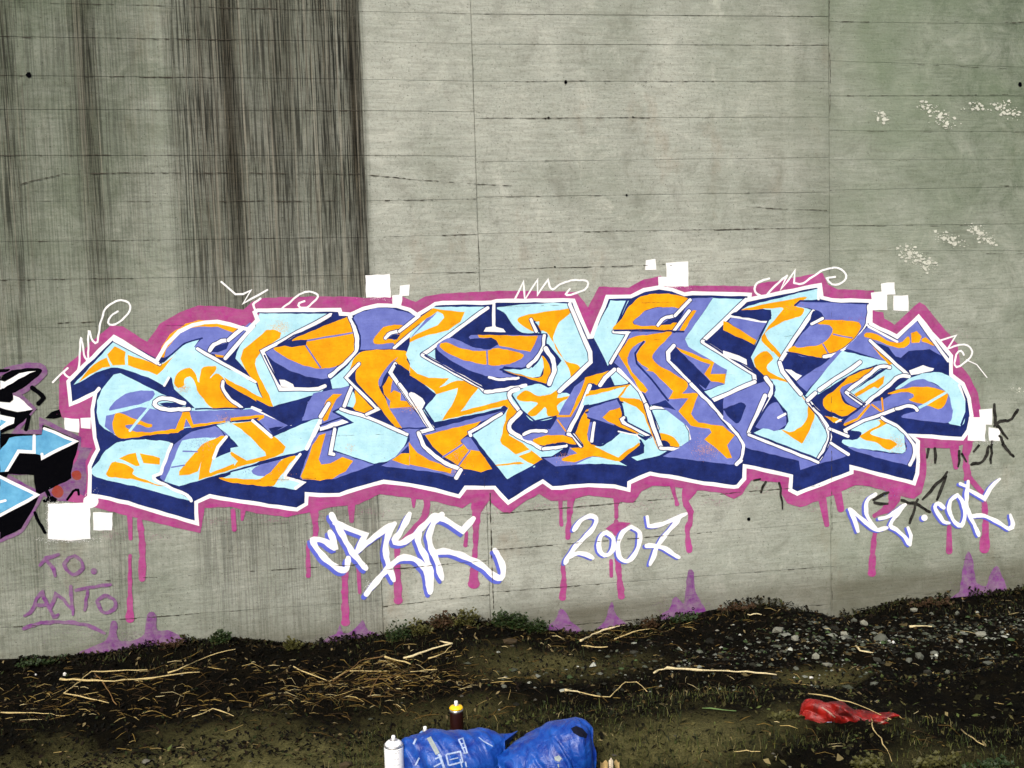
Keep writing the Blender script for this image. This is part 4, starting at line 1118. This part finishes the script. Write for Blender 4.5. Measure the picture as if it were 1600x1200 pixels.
# ---------------------------------------------------------------- stones
MS = [simple('grey_stone', (.085, .09, .07), .9, .6, 30, bump=.6), simple('pale_stone', (.19, .19, .15), .9, .6, 30, bump=.6), simple('brown_stone', (.045, .032, .016), .9, .4, 25, bump=.6), simple('white_chip', (.55, .54, .50), .8, .2, 40, bump=.4), simple('dark_stone', (.03, .03, .022), .9, .5, 25, bump=.6)]
import bmesh
def stone(px, py, w_, h_, mi, label, seed):
    rr = random.Random(seed); bm = bmesh.new(); bmesh.ops.create_icosphere(bm, subdivisions=1, radius=1)
    g = G(px, py+h_*.4); dep = (g-CAM).dot(fwd); sx = w_/2*dep/FPX; sz = h_/2*dep/FPX*1.1
    ax = [Vector((rr.uniform(-1, 1), rr.uniform(-1, 1), rr.uniform(-1, 1))).normalized() for _ in range(9)]; dd = [rr.uniform(.55, .92) for _ in ax]
    for v in bm.verts:
        for a, q in zip(ax, dd):
            e = v.co.dot(a)-q
            if e > 0: v.co -= a*e
        v.co *= rr.uniform(.8, 1.15); v.co = Vector((v.co.x*sx, v.co.y*sx*rr.uniform(.6, .8), v.co.z*sz)); v.co.x += sx*.05*rr.uniform(-1, 1)
    me = bpy.data.meshes.new('stone'); bm.to_mesh(me); bm.free(); me.materials.append(MS[mi])
    o = link(bpy.data.objects.new('stone', me)); o.location = g+Vector((0, 0, sz*.45)); o.rotation_euler = (rr.uniform(-.25, .25), rr.uniform(-.25, .25), rr.uniform(-.5, .5))
    return tag(o, label, 'stone', 'stones lying in the dirt')
for i, s in enumerate([
 (1215,983,38,13,1,'long pale flat stone at the left end of the rubble patch'), (1241,995,17,12,1,'round pale stone just right of the long flat one at the rubble edge'),
 (1334,969,16,9,0,'small grey stone close to the wall, right of the vertical joint'), (1350,972,17,10,1,'pale tilted stone beside the small grey one near the wall joint'),
 (1320,990,18,10,1,'pale stone in the rubble in front of the wall joint'), (1376,995,34,16,0,'biggest grey stone in the middle of the rubble patch'),
 (1389,1001,7,6,3,'tiny bright white chip on the big rubble stone, the left one'), (1396,1003,6,6,3,'tiny bright white chip, the right one of the pair by the big rubble stone'),
 (1437,1024,20,13,0,'grey stone below and right of the biggest rubble stone'), (1275,1024,14,12,1,'pale cube-like stone standing apart left of the rubble, nearer the camera'),
 (1292,1037,23,9,1,'pale oblong stone below the cube-like one'), (1243,1043,12,8,0,'small grey stone left of the pale oblong stone'),
 (1267,1058,8,6,3,'lone white chip in the dirt above the red bag'), (1501,1001,14,8,1,'pale stone in the right part of the rubble'),
 (1428,952,14,8,1,'light chip of stone right against the wall, right of the joint'), (1456,958,11,8,0,'small stone by the wall below the right signature'),
 (1496,957,10,9,0,'small stone by the wall under the two-peaked violet splash'), (1532,990,24,9,1,'flat pale stone near the right edge of the rubble'),
 (1545,1035,26,8,0,'flat dull stone at the right edge, nearer the camera'), (1450,1049,18,8,4,'dark flat stone in front of the rubble'),
 (1480,1049,12,8,0,'small round stone right of the dark flat one'), (1366,1067,16,7,0,'flat stone in the dark dirt above the right end of the red bag'),
 (1372,1030,22,9,4,'dark wedge stone under the pale curved twig'), (1420,1030,18,8,0,'dull grey stone between the dark wedge and the round one'),
 (662,985,16,10,0,'grey stone among the weeds at the foot of the wall'), (789,1071,12,7,0,'small grey stone in the bare dirt patch in the middle'),
 (101,1052,7,8,3,'small white pebble by the straw heap on the left'), (56,1054,5,5,3,'tiny white pebble near the left edge'),
 (796,1001,34,12,2,'flat brown clod below the weeds in the middle'), (541,1193,26,14,2,'rounded brown stone at the bottom edge left of the white spray can'),
 (990,1018,16,7,4,'dark little stone under the leaning sticks')]):
    stone(*s, i+1)

# ---------------------------------------------------------------- dry stalks and twigs
MST = [simple('straw_stalk', (.44, .34, .15), .85, .55, 90, bump=.3), simple('pale_stick', (.55, .46, .26), .85, .5, 90, bump=.3), simple('brown_twig', (.15, .085, .03), .85, .4, 40, bump=.3), simple('green_stalk', (.10, .16, .05), .7, .3, 40, bump=.2)]
def tube(P, rad, seed, sides=6):
    rr = random.Random(seed); vs, fs = [], []; n = len(P)
    for i, p in enumerate(P):
        t = (P[min(i+1, n-1)]-P[max(i-1, 0)]).normalized(); a = t.cross(Vector((0, 0, 1))); a = a.normalized() if a.length > .01 else Vector((1, 0, 0)); b = a.cross(t)
        r = rad[i]
        for k in range(sides): q = k*math.tau/sides; vs.append(p+a*math.cos(q)*r*rr.uniform(.85, 1.15)+b*math.sin(q)*r*rr.uniform(.85, 1.15))
    for i in range(n-1):
        for k in range(sides): l = (k+1) % sides; fs.append((i*sides+k, i*sides+l, (i+1)*sides+l, (i+1)*sides+k))
    fs.append(tuple(range(sides))[::-1]); fs.append(tuple(range((n-1)*sides, n*sides)))
    return vs, fs
def stalk(pts, wpx, mi, label, seed, name='dry_stalk', cat='stalk', lift=.012):
    rr = random.Random(seed); g = [G(*p, dz=lift*(.6+.6*rr.random())) for p in pts]
    Q = []
    for a, b in zip(g, g[1:]):
        k = max(2, int((b-a).length/.035))
        Q += [a.lerp(b, j/k) for j in range(k)]
    Q.append(g[-1]); P = []
    for i, p in enumerate(Q):
        p = p+Vector((rr.uniform(-1, 1), rr.uniform(-1, 1), rr.uniform(-.6, .6)))*.004; z = Hf(p.x, p.y)+.003
        P.append(Vector((p.x, p.y, max(p.z, z))))
    dep = (g[0]-CAM).dot(fwd); r = wpx*.40*dep/FPX; n = len(P)
    vs, fs = tube([p-P[0] for p in P], [r*(1.1-.5*i/n)*rr.uniform(.6, 1.2)*(1.45 if rr.random() < .12 else 1) for i in range(n)], seed)
    o = mesh_obj(name, vs, fs, MST[mi], None, True); o.location = P[0]
    return tag(o, label, cat, 'dry stalks and twigs on the ground')
ST = [
 ([(94,1061),(161,1065),(230,1060),(311,1050)],4.0,0,'longest straw stalk lying across the left straw heap'), ([(101,1084),(142,1050),(180,1049),(229,1046)],3.2,0,'bent straw stalk with a sharp kink in the left straw heap'),
 ([(101,1084),(140,1091),(172,1097)],2.6,0,'short straw stalk forming the lower edge of the left heap'), ([(262,1052),(290,1040),(311,1031),(340,1020),(367,1014)],2.6,0,'straw stalk pointing up right from the left heap towards the wall'),
 ([(148,1052),(169,1080),(184,1102)],2.4,2,'brown stalk crossing down through the left heap'), ([(0,1114),(68,1114),(101,1119)],2.2,0,'thin stalk lying flat at the left edge of the photo'),
 ([(300,1121),(334,1108),(367,1119)],2.4,0,'stalk bent like a roof, alone in the dark dirt on the left'), ([(457,1042),(480,1052),(514,1065),(540,1050)],2.4,0,'thin straw stalk left of the middle heap'),
 ([(545,1048),(575,1049),(605,1048)],2.2,0,'short level stalk in the middle heap'), ([(519,1065),(545,1048),(567,1031),(601,1026)],2.4,2,'brown bent stalk along the left side of the middle heap'),
 ([(631,1029),(655,1021),(676,1014),(706,1005),(688,1002)],4.4,1,'thick pale stick with a hooked tip over the middle heap'), ([(601,1026),(622,1032),(642,1037)],4.2,0,'short thick straw piece at the top of the middle heap'),
 ([(642,1050),(662,1047),(682,1046)],2.4,0,'short stalk at the right end of the middle heap'), ([(669,1029),(695,1020),(706,1009)],2.2,0,'thin forked stalk right below the thick hooked stick'),
 ([(577,1087),(590,1062),(601,1042)],2.4,2,'brown upright-looking stalk running down from the middle heap'), ([(907,1001),(925,992),(942,984),(976,977)],4.6,1,'thick pale stick leaning near the wall, left of the last digit'),
 ([(961,999),(975,993),(987,988),(1021,982)],2.8,0,'thin stick beside the thick leaning one, on its right'), ([(909,1009),(930,1010),(950,1011)],2.8,0,'short level stick just under the thick leaning one'),
 ([(881,1078),(895,1080),(909,1082)],4.6,1,'pale thick butt of a broken stick in the dark dirt'), ([(905,1082),(930,1087),(954,1089),(966,1075),(976,1065),(995,1065),(1010,1080)],2.6,0,'zigzag twig running right from the pale broken stick'),
 ([(1021,1052),(1030,1046),(1044,1044),(1100,1048),(1150,1049),(1214,1054)],4.4,1,'long pale stick lying level right of the middle'), ([(1167,961),(1178,959),(1190,960)],2.8,1,'very short pale stick near the wall, left of the joint'),
 ([(1422,979),(1440,978),(1457,979)],3.2,1,'short level stick on top of the rubble'), ([(1337,1009),(1345,1016),(1365,1021)],3.6,1,'pale curved twig in the middle of the rubble'),
 ([(1262,1084),(1300,1089),(1341,1102),(1370,1115),(1394,1125)],2.4,0,'thin straw curving over the back of the red bag'), ([(1360,1121),(1364,1135),(1371,1147),(1385,1170),(1394,1189)],2.4,0,'thin straw running from the red bag down to the bottom edge'),
 ([(1098,1106),(1125,1108),(1150,1112)],2.6,3,'green stalk lying left of the red bag'), ([(1146,1174),(1166,1173),(1187,1175)],2.4,0,'short stalk in the grass near the bottom, left of the red bag'),
 ([(640,1046),(610,1060),(570,1062)],2.2,2,'brown stalk through the lower middle heap'), ([(1170,1072),(1180,1085),(1184,1094)],2.0,2,'little dark twig right of the green stalk'),
 ([(1500,1140),(1520,1155),(1536,1164)],2.4,0,'thin stalk in the grass at the lower right corner')]
for i, (p, wpx, mi, lb) in enumerate(ST):
    stalk(p, wpx, mi, lb, 50+i, *(('stick', 'stick') if 'stick' in lb else ('twig', 'twig') if 'twig' in lb else ('dry_stalk', 'stalk')))

# ---------------------------------------------------------------- weeds at the wall foot
MW = [simple('weed_leaf', (.014, .028, .005), .6, .6, 60, spec=.3), simple('yellow_weed_leaf', (.05, .048, .009), .6, .6, 60, spec=.3), simple('weed_stem', (.06, .06, .02), .8, .3, 60), simple('brown_weed_leaf', (.035, .018, .007), .7, .6, 60)]
def weed(px, py, wpx, hpx, n, mi, label, seed):
    rr = random.Random(seed); g = G(px, py); g.y = min(g.y, -.05); g.z = Hf(g.x, g.y)
    dep = (g-CAM).dot(fwd); w2 = wpx/2*dep/FPX; h = hpx*dep/FPX
    root = empty('weed', g, label, 'weed', 'weeds growing at the wall foot')
    sv, sf, lv, lf = [], [], [], []
    for s in range(n):
        a = rr.uniform(0, math.tau); rad = math.sqrt(rr.random()); tip = g+Vector((math.cos(a)*rad*w2, -abs(math.sin(a))*rad*w2*.5, h*rr.uniform(.45, 1)*(1.1-.5*rad)))
        st = g+Vector((math.cos(a)*rad*w2*.6, -.02*rad, -.005)); P = [st, st.lerp(tip, .5)+Vector((rr.uniform(-.01, .01), 0, .006)), tip]
        v, f = tube(P, [.0016, .0012, .0006], s, 3); k = len(sv); sv += v; sf += [tuple(i+k for i in q) for q in f]
        for l in range(7):
            t = rr.uniform(.25, 1.05); c = P[0].lerp(P[2], t)+Vector((rr.uniform(-1, 1), rr.uniform(-1, .4), rr.uniform(-1, 1)))*.008
            d = Vector((rr.uniform(-1, 1), rr.uniform(-1, .5), rr.uniform(-.2, .8))).normalized(); s_ = d.cross(Vector((rr.uniform(-.4, .4), -.5, 1))).normalized(); L = rr.uniform(.009, .021); wd = L*.42
            up = Vector((0, 0, L*.18)); k = len(lv); lv += [c, c+d*L*.5+s_*wd+up, c+d*L, c+d*L*.5-s_*wd+up, c+d*L*.55]
            lf += [(k, k+1, k+4), (k+1, k+2, k+4), (k, k+4, k+3), (k+3, k+4, k+2)]
    mesh_obj('stem', sv, sf, MW[2], root); mesh_obj('foliage', lv, lf, MW[mi], root)
for i, a in enumerate([
 (620,1000,44,36,34,0,'dark green weed right of the violet splash below CRYC'), (655,990,40,26,22,1,'yellowish weed right of the dark green one'),
 (690,978,44,26,34,3,'reddish brown weed under the swoosh of CRYC'), (724,974,46,30,34,1,'olive weed left of the wall joint'),
 (784,978,42,32,44,0,'bushy green weed right of the wall joint'), (808,982,34,34,36,0,'tallest green weed, right of the bushy one'),
 (838,987,46,28,38,0,'low green weed at the right end of the clump'), (345,1004,34,24,26,0,'dark weed at the foot of the stained concrete on the left'),
 (458,1012,30,18,18,1,'small yellow weed left of the violet splash below CRYC'), (772,962,10,20,5,1,'thin yellow sprig right at the wall joint'),
 (1010,974,34,20,22,3,'brown withered weed above the leaning sticks'), (1070,968,60,12,24,0,'low dark weed under the tall violet splash'),
 (270,1010,46,14,22,3,'withered brown weed at the wall foot right of the curved underline'), (1150,953,80,12,30,3,'dark withered weed hugging the wall left of the right joint'),
 (1450,945,90,12,30,3,'dark withered weed hugging the wall behind the rubble'), (60,1030,80,12,28,0,'low dark weed at the wall foot at the left edge'),
 (1348,1195,60,16,22,1,'yellow green weed at the bottom edge below the red bag'), (1460,1192,90,18,30,1,'leafy weed at the bottom edge right of the red bag'),
 (1540,1198,90,16,30,0,'green weed in the lower right corner'), (1225,1120,50,10,12,1,'small weed left of the red bag')]):
    weed(*a, 300+i)

# ---------------------------------------------------------------- spray cans
def lathe(prof, sides=24):
    vs, fs = [], []; n = len(prof)
    for r, z in prof:
        for k in range(sides): a = k*math.tau/sides; vs.append(Vector((r*math.cos(a), r*math.sin(a), z)))
    for i in range(n-1):
        for k in range(sides): l = (k+1) % sides; fs.append((i*sides+k, i*sides+l, (i+1)*sides+l, (i+1)*sides+k))
    fs.append(tuple(range(sides))[::-1]); fs.append(tuple(range((n-1)*sides, n*sides)))
    return vs, fs
MWH = simple('white_can_lacquer', (.86, .87, .88), .3, .04, 8, .5, .02); MME = simple('tinplate', (.6, .6, .6), .3, .1, 30, .5, .05, .9)
MMA = simple('dark_maroon_can', (.016, .003, .002), .35, .3, 12, .5, .05); MYE = simple('yellow_plastic', (.95, .55, .01), .4, .1, 20, .4, .02); MBL = simple('light_blue_can', (.16, .34, .75), .35, .2, 12, .5, .05)
MNZ = simple('white_plastic_nozzle', (.85, .85, .82), .45, .05, 20, .4, .02); MDK = simple('can_print_grey', (.30, .31, .33), .5, .2, 20)
def can(px, ytop, dist, mb, mc, label, collar=False, lean=(0, 0), h=.19, rad=.0325, rot=0):
    """stands so that its nozzle top is seen at (px, ytop), dist metres in front of the lens"""
    v = ray(px, ytop); t = dist/v.dot(fwd); top = CAM+v*t; z0 = Hf(top.x, top.y)
    base = Vector((top.x, top.y, top.z-h)); o = empty('spray_can', base, label, 'spray can', 'spray cans left on the ground')
    R_ = rad; H_ = h-.028
    def add(name, prof, m, sides=24, dz=Vector((0, 0, 0))):
        vs, fs = lathe(prof, sides); mesh_obj(name, [v+base+dz for v in vs], fs, m, o, True)
    add('bottom_rim', [(R_*.9, 0), (R_*1.01, .001), (R_*1.02, .003), (R_*.985, .0055)], MME)
    add('body', [(R_*.985, .0055), (R_, .008), (R_, H_-.012), (R_*.985, H_-.009)], mb)
    add('top_rim', [(R_*.985, H_-.009), (R_*1.015, H_-.007), (R_*1.01, H_-.003), (R_*.9, H_-.002)], MME)
    add('shoulder', [(R_*.9, H_-.002), (R_*.84, H_+.003), (R_*.62, H_+.009), (R_*.40, H_+.0115)], mb if not collar else MME)
    add('valve_cup', [(R_*.40, H_+.0115), (R_*.42, H_+.014), (R_*.34, H_+.015), (R_*.2, H_+.013)], MME, 18)
    add('nozzle', [(.0045, H_+.013), (.0065, H_+.014), (.0068, H_+.024), (.0055, H_+.0275), (.002, H_+.028)], mc, 14)
    if collar: add('collar', [(R_*.72, H_-.001), (R_*1.0, H_-.0005), (R_*1.03, H_+.003), (R_*.86, H_+.008), (R_*.50, H_+.0125), (R_*.44, H_+.0125)], MYE)
    return o, base, R_, H_
o, cb, cr, chh = can(614.5, 1149, 3.62, MWH, MNZ, 'white spray can standing left of the blue plastic bag')
# small grey print on the white can
for zz, a0, a1 in ((.148, -2.3, -.9), (.140, -2.2, -1.1), (.120, -2.0, -1.2), (.100, -2.1, -1.0)):
    vs, fs = [], []
    for k in range(9):
        a = a0+(a1-a0)*k/8
        for q in (0, .0012): vs.append(cb+Vector((math.cos(a)*(cr+.0004), math.sin(a)*(cr+.0004), zz+q)))
        if k and (k*7+int(zz*1000)) % 3: fs.append((2*k-2, 2*k, 2*k+1, 2*k-1))
    mesh_obj('printed_line', vs, fs, MDK, o)
can(664, 1135, 3.80, MBL, MNZ, 'light blue spray can standing half hidden behind the left end of the blue bag', rad=.026)
can(712.5, 1095, 3.92, MMA, MNZ, 'dark maroon spray can with a yellow collar standing behind the blue bag', collar=True, rad=.0245, h=.205)

# ---------------------------------------------------------------- crumpled plastic bags
def crumple(x, y, s): return float(abs(vn(x*s, y*s))*2-.35+.5*abs(vn(x*s*2.3+5, y*s*2.3+9)))
def bag(name, prof, dist, depth, mat, label, cat, amp, seed, root=None, ybot=1220):
    """prof: photograph outline of the top edge; dist: metres from the lens to the bag"""
    v0 = ray(prof[0][0], ybot); v1 = ray(prof[-1][0], ybot)
    A = CAM+v0*(dist/v0.dot(fwd)); B = CAM+v1*(dist/v1.dot(fwd)); yA, yB = A.y, B.y
    nU, nV = 90, 44; vs = []
    pxs = [p[0] for p in prof]; pys = [p[1] for p in prof]
    for i in range(nU+1):
        u = i/nU; px = prof[0][0]+(prof[-1][0]-prof[0][0])*u; py = float(np.interp(px, pxs, pys))
        y = yA+(yB-yA)*u; t = W(px, py, y); zb = Hf(t.x, y)-.01; hh = max(.012, t.z-zb); dd = depth*(math.sin(math.pi*min(max(u, .02), .98))**.45)
        for j in range(nV+1):
            th = math.pi*j/nV; s = math.sin(th)
            p = Vector((t.x, y-dd*math.cos(th)*(.9+.1*s), zb+hh*s**.8))
            n = Vector((0, -math.cos(th), s)).normalized()
            fall = min(1, s*2.2)
            c = crumple(p.x*1+seed, th*.22+seed*2+u, 5.5)*amp*1.5+crumple(p.x*2+seed+3, th*.3+u*2, 7)*amp*.45
            c *= (.35+.65*(1-s**6))                       # keep the seen top outline
            p += n*c*fall + Vector((crumple(u*3, th*.6, 4)*amp*.6*fall, 0, 0)); p.z = max(p.z, Hf(p.x, p.y)-.012)
            vs.append(p)
    fs = [(i*(nV+1)+j, i*(nV+1)+j+1, (i+1)*(nV+1)+j+1, (i+1)*(nV+1)+j) for i in range(nU) for j in range(nV)]
    fs = [f[::-1] for f in fs]
    c = sum(vs, Vector())/len(vs); c.z = Hf(c.x, c.y)
    root = root or empty(name, c, label, cat); b = mesh_obj('film', vs, fs, mat, root, True)
    return root, vs, fs
def plastic(name, col, col2, rough=.38, trans=.0):
    t = NT(name); p = t.pos(); n = t.noise(p, 16, 5, .65, 1.2); r = t.n('ShaderNodeTexVoronoi', {'Vector': p, 'Scale': 26.0}, feature='DISTANCE_TO_EDGE').outputs[0]
    c = t.mix(t.ramp(n, [(.35, 0.0), (.7, 1.0)]), col, col2); m = t.out(c, rough, t.math('ADD', t.math('MULTIPLY', n, 1.0), t.math('MULTIPLY', t.ramp(r, [(0, 1.0), (.12, 0.0)]), .05)), .6, .012, .45)
    return m
MBAG = plastic('blue_plastic_film', (.0012, .020, .20), (.008, .080, .38)); MRED = plastic('red_plastic_film', (.045, .001, .0005), (.30, .006, .002), .5)

bb, bv, bf = bag('plastic_bag', [(624,1172),(630,1153),(650,1150),(672,1143),(700,1143),(740,1142),(765,1142),(780,1147),(788,1150)], 3.66, .11, MBAG, 'crumpled blue plastic bag with white print lying beside the white spray can', 'plastic bag', .017, 3)
_, bv2, bf2 = bag('', [(776,1186),(790,1176),(800,1169),(822,1156),(842,1145),(862,1132),(880,1129),(892,1125),(903,1123),(916,1127),(926,1136),(932,1148),(930,1162),(925,1172)], 3.60, .12, MBAG, '', '', .017, 8, bb)
_y = W(788, 1160, CAM.y+3.62).y
fl = [W(x_, y_, _y+dy_) for x_, y_, dy_ in ((778,1147,0), (790,1147,.01), (800,1146,.0), (809,1142,-.02), (801,1153,.0), (795,1163,.02), (786,1173,.03), (778,1176,.02), (788,1158,-.012), (798,1151,-.01))]
fb = [p+Vector((0, .003, 0)) for p in fl]
mesh_obj('film_flap', fl+fb, [(0,1,8,7),(1,2,9,8),(2,3,9),(3,4,9),(4,5,8,9),(5,6,8),(6,7,8)]+[tuple(i+10 for i in f[::-1]) for f in [(0,1,8,7),(1,2,9,8),(2,3,9),(3,4,9),(4,5,8,9),(5,6,8),(6,7,8)]]+[(i, (i+1)%8, (i+1)%8+10, i+10) for i in range(8)], MBAG, bb)
T1 = bvhtree.BVHTree.FromPolygons(bv, bf); T2 = bvhtree.BVHTree.FromPolygons(bv2, bf2)
def decal(name, polys, mat, root, trees, off=.0022):
    """flat print the film under it"""
    vs, fs = [], []
    for poly in polys:
        P = subdiv(poly, True, 3); 
        tri = convex_parts([Vector(p) for p in P])
        small = []
        while tri:
            a, b, c = tri.pop(); L = [(b-a).length, (c-b).length, (a-c).length]; k = L.index(max(L))
            if L[k] < 3.2: small.append([a, b, c]); continue
            a, b, c = (a, b, c) if k == 0 else (b, c, a) if k == 1 else (c, a, b)
            q = (a+b)/2; tri += [[a, q, c], [q, b, c]]
        for t in small:
            f = []
            for p in t:
                best = None
                for T in trees:
                    h = T.ray_cast(CAM, ray(p.x, p.y))
                    if h[0] is not None and (best is None or h[3] < best[3]): best = h
                if best is None: break
                f.append(len(vs)); vs.append(best[0]-ray(p.x, p.y)*off)
            if len(f) == 3: fs.append(tuple(f))
    if fs: mesh_obj(name, vs, fs, mat, root)
def bar(a, b, wd):
    a, b = Vector(a), Vector(b); d = (b-a).normalized(); n = Vector((-d.y, d.x))*wd/2
    return [a+n, b+n, b-n, a-n]
MPR = simple('white_print_and_glint', (.30, .38, .58), .5, .8, 160); MPG = simple('grey_bag_print', (.26, .30, .30), .6, .4, 60)
decal('print', [bar((697,1179), (720,1174), 2.6), bar((701,1196), (724,1190), 2.6), bar((697,1179), (701,1196), 2.6), bar((719,1174), (723,1190), 2.4), bar((703,1187), (716,1184), 1.8)], MPR, bb, [T1, T2])
decal('print', [bar((717,1156), (727,1178), 2.4), bar((723,1153), (730,1176), 2.2), bar((716,1156), (724,1153), 2), bar((719,1163), (726,1161), 1.6), bar((721,1169), (729,1167), 1.6), bar((724,1177), (731,1176), 2)], MPR, bb, [T1, T2])
decal('print', [bar((686,1178), (694,1200), 4), bar((680,1186), (690,1181), 2.5), bar((678,1198), (690,1192), 2.2), bar((719,1186), (722,1199), 2.2), bar((727,1190), (729,1199), 2.2)], MPR, bb, [T1, T2])
decal('print', [bar((670,1152), (684,1178), 7)], MPG, bb, [T1, T2])
decal('print', [[(866,1183), (873,1180), (878,1185), (874,1190), (867,1188)], bar((872,1194), (873,1199), 2)], MPG, bb, [T1, T2])
decal('print', [bar((650,1154), (646,1163), 3), bar((655,1184), (649,1196), 2.5), bar((755,1158), (770,1166), 1.6), bar((748,1152), (758,1160), 1.4)], MPR, bb, [T1, T2])  # first bar is a highlight painted on the film, not print
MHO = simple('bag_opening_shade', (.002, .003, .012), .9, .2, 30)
decal('handle_opening_shade', [[(892,1138), (900,1134), (910,1138), (918,1147), (916,1153), (906,1151), (896,1145)]], MHO, bb, [T2])  # dark patch laid on the film for the shade inside the handle hole

rb, rv, rf = bag('plastic_bag', [(1252,1112),(1256,1099),(1264,1095),(1275,1097),(1290,1100),(1306,1097),(1320,1103),(1330,1112),(1342,1120),(1356,1121),(1372,1122),(1394,1124)], 3.95, .075, MRED, 'crumpled red plastic bag lying in the grass at the lower right', 'plastic bag', .028, 21, ybot=1139)
TR = bvhtree.BVHTree.FromPolygons(rv, rf)
decal('print', [bar((1284,1105), (1300,1116), 2.2), bar((1293,1111), (1305,1121), 2), bar((1372,1131), (1388,1124), 3.2), bar((1368,1135), (1375,1129), 2.4)], simple('red_bag_print', (.30, .18, .14), .5, .5, 150), rb, [TR])
decal('print', [bar((1292,1130), (1300,1130), 4)], MPR, rb, [TR])

# torn cardboard scrap at the bottom edge
pc = G(948, 1208); root = empty('paper_scrap', pc, 'torn beige cardboard scrap standing at the bottom edge right of the blue bag', 'scrap')
mb_ = simple('beige_card', (.42, .30, .13), .8, .35, 60); mp_ = simple('pale_card', (.70, .62, .48), .8, .2, 60)
for k, (x0, x1, yt, m_) in enumerate(((938, 950, 1190, mb_), (951, 958, 1186, mp_), (959, 968, 1189, mb_))):
    vs, fs = [], []; n = 6
    for i in range(n+1):
        u = i/n
        for z in (0, 1):
            for th in (0, .004):
                p = W(x0+(x1-x0)*u, 1212 if z == 0 else yt+2.5*math.sin(u*7+k), pc.y+.012*math.sin(u*3+k)+k*.008+th); vs.append(p)
    for i in range(n):
        a = i*4; fs += [(a, a+4, a+6, a+2), (a+1, a+3, a+7, a+5), (a+2, a+6, a+7, a+3)]
    fs += [(0, 2, 3, 1), (n*4, n*4+1, n*4+3, n*4+2)]
    mesh_obj('flap', vs, fs, m_, root)
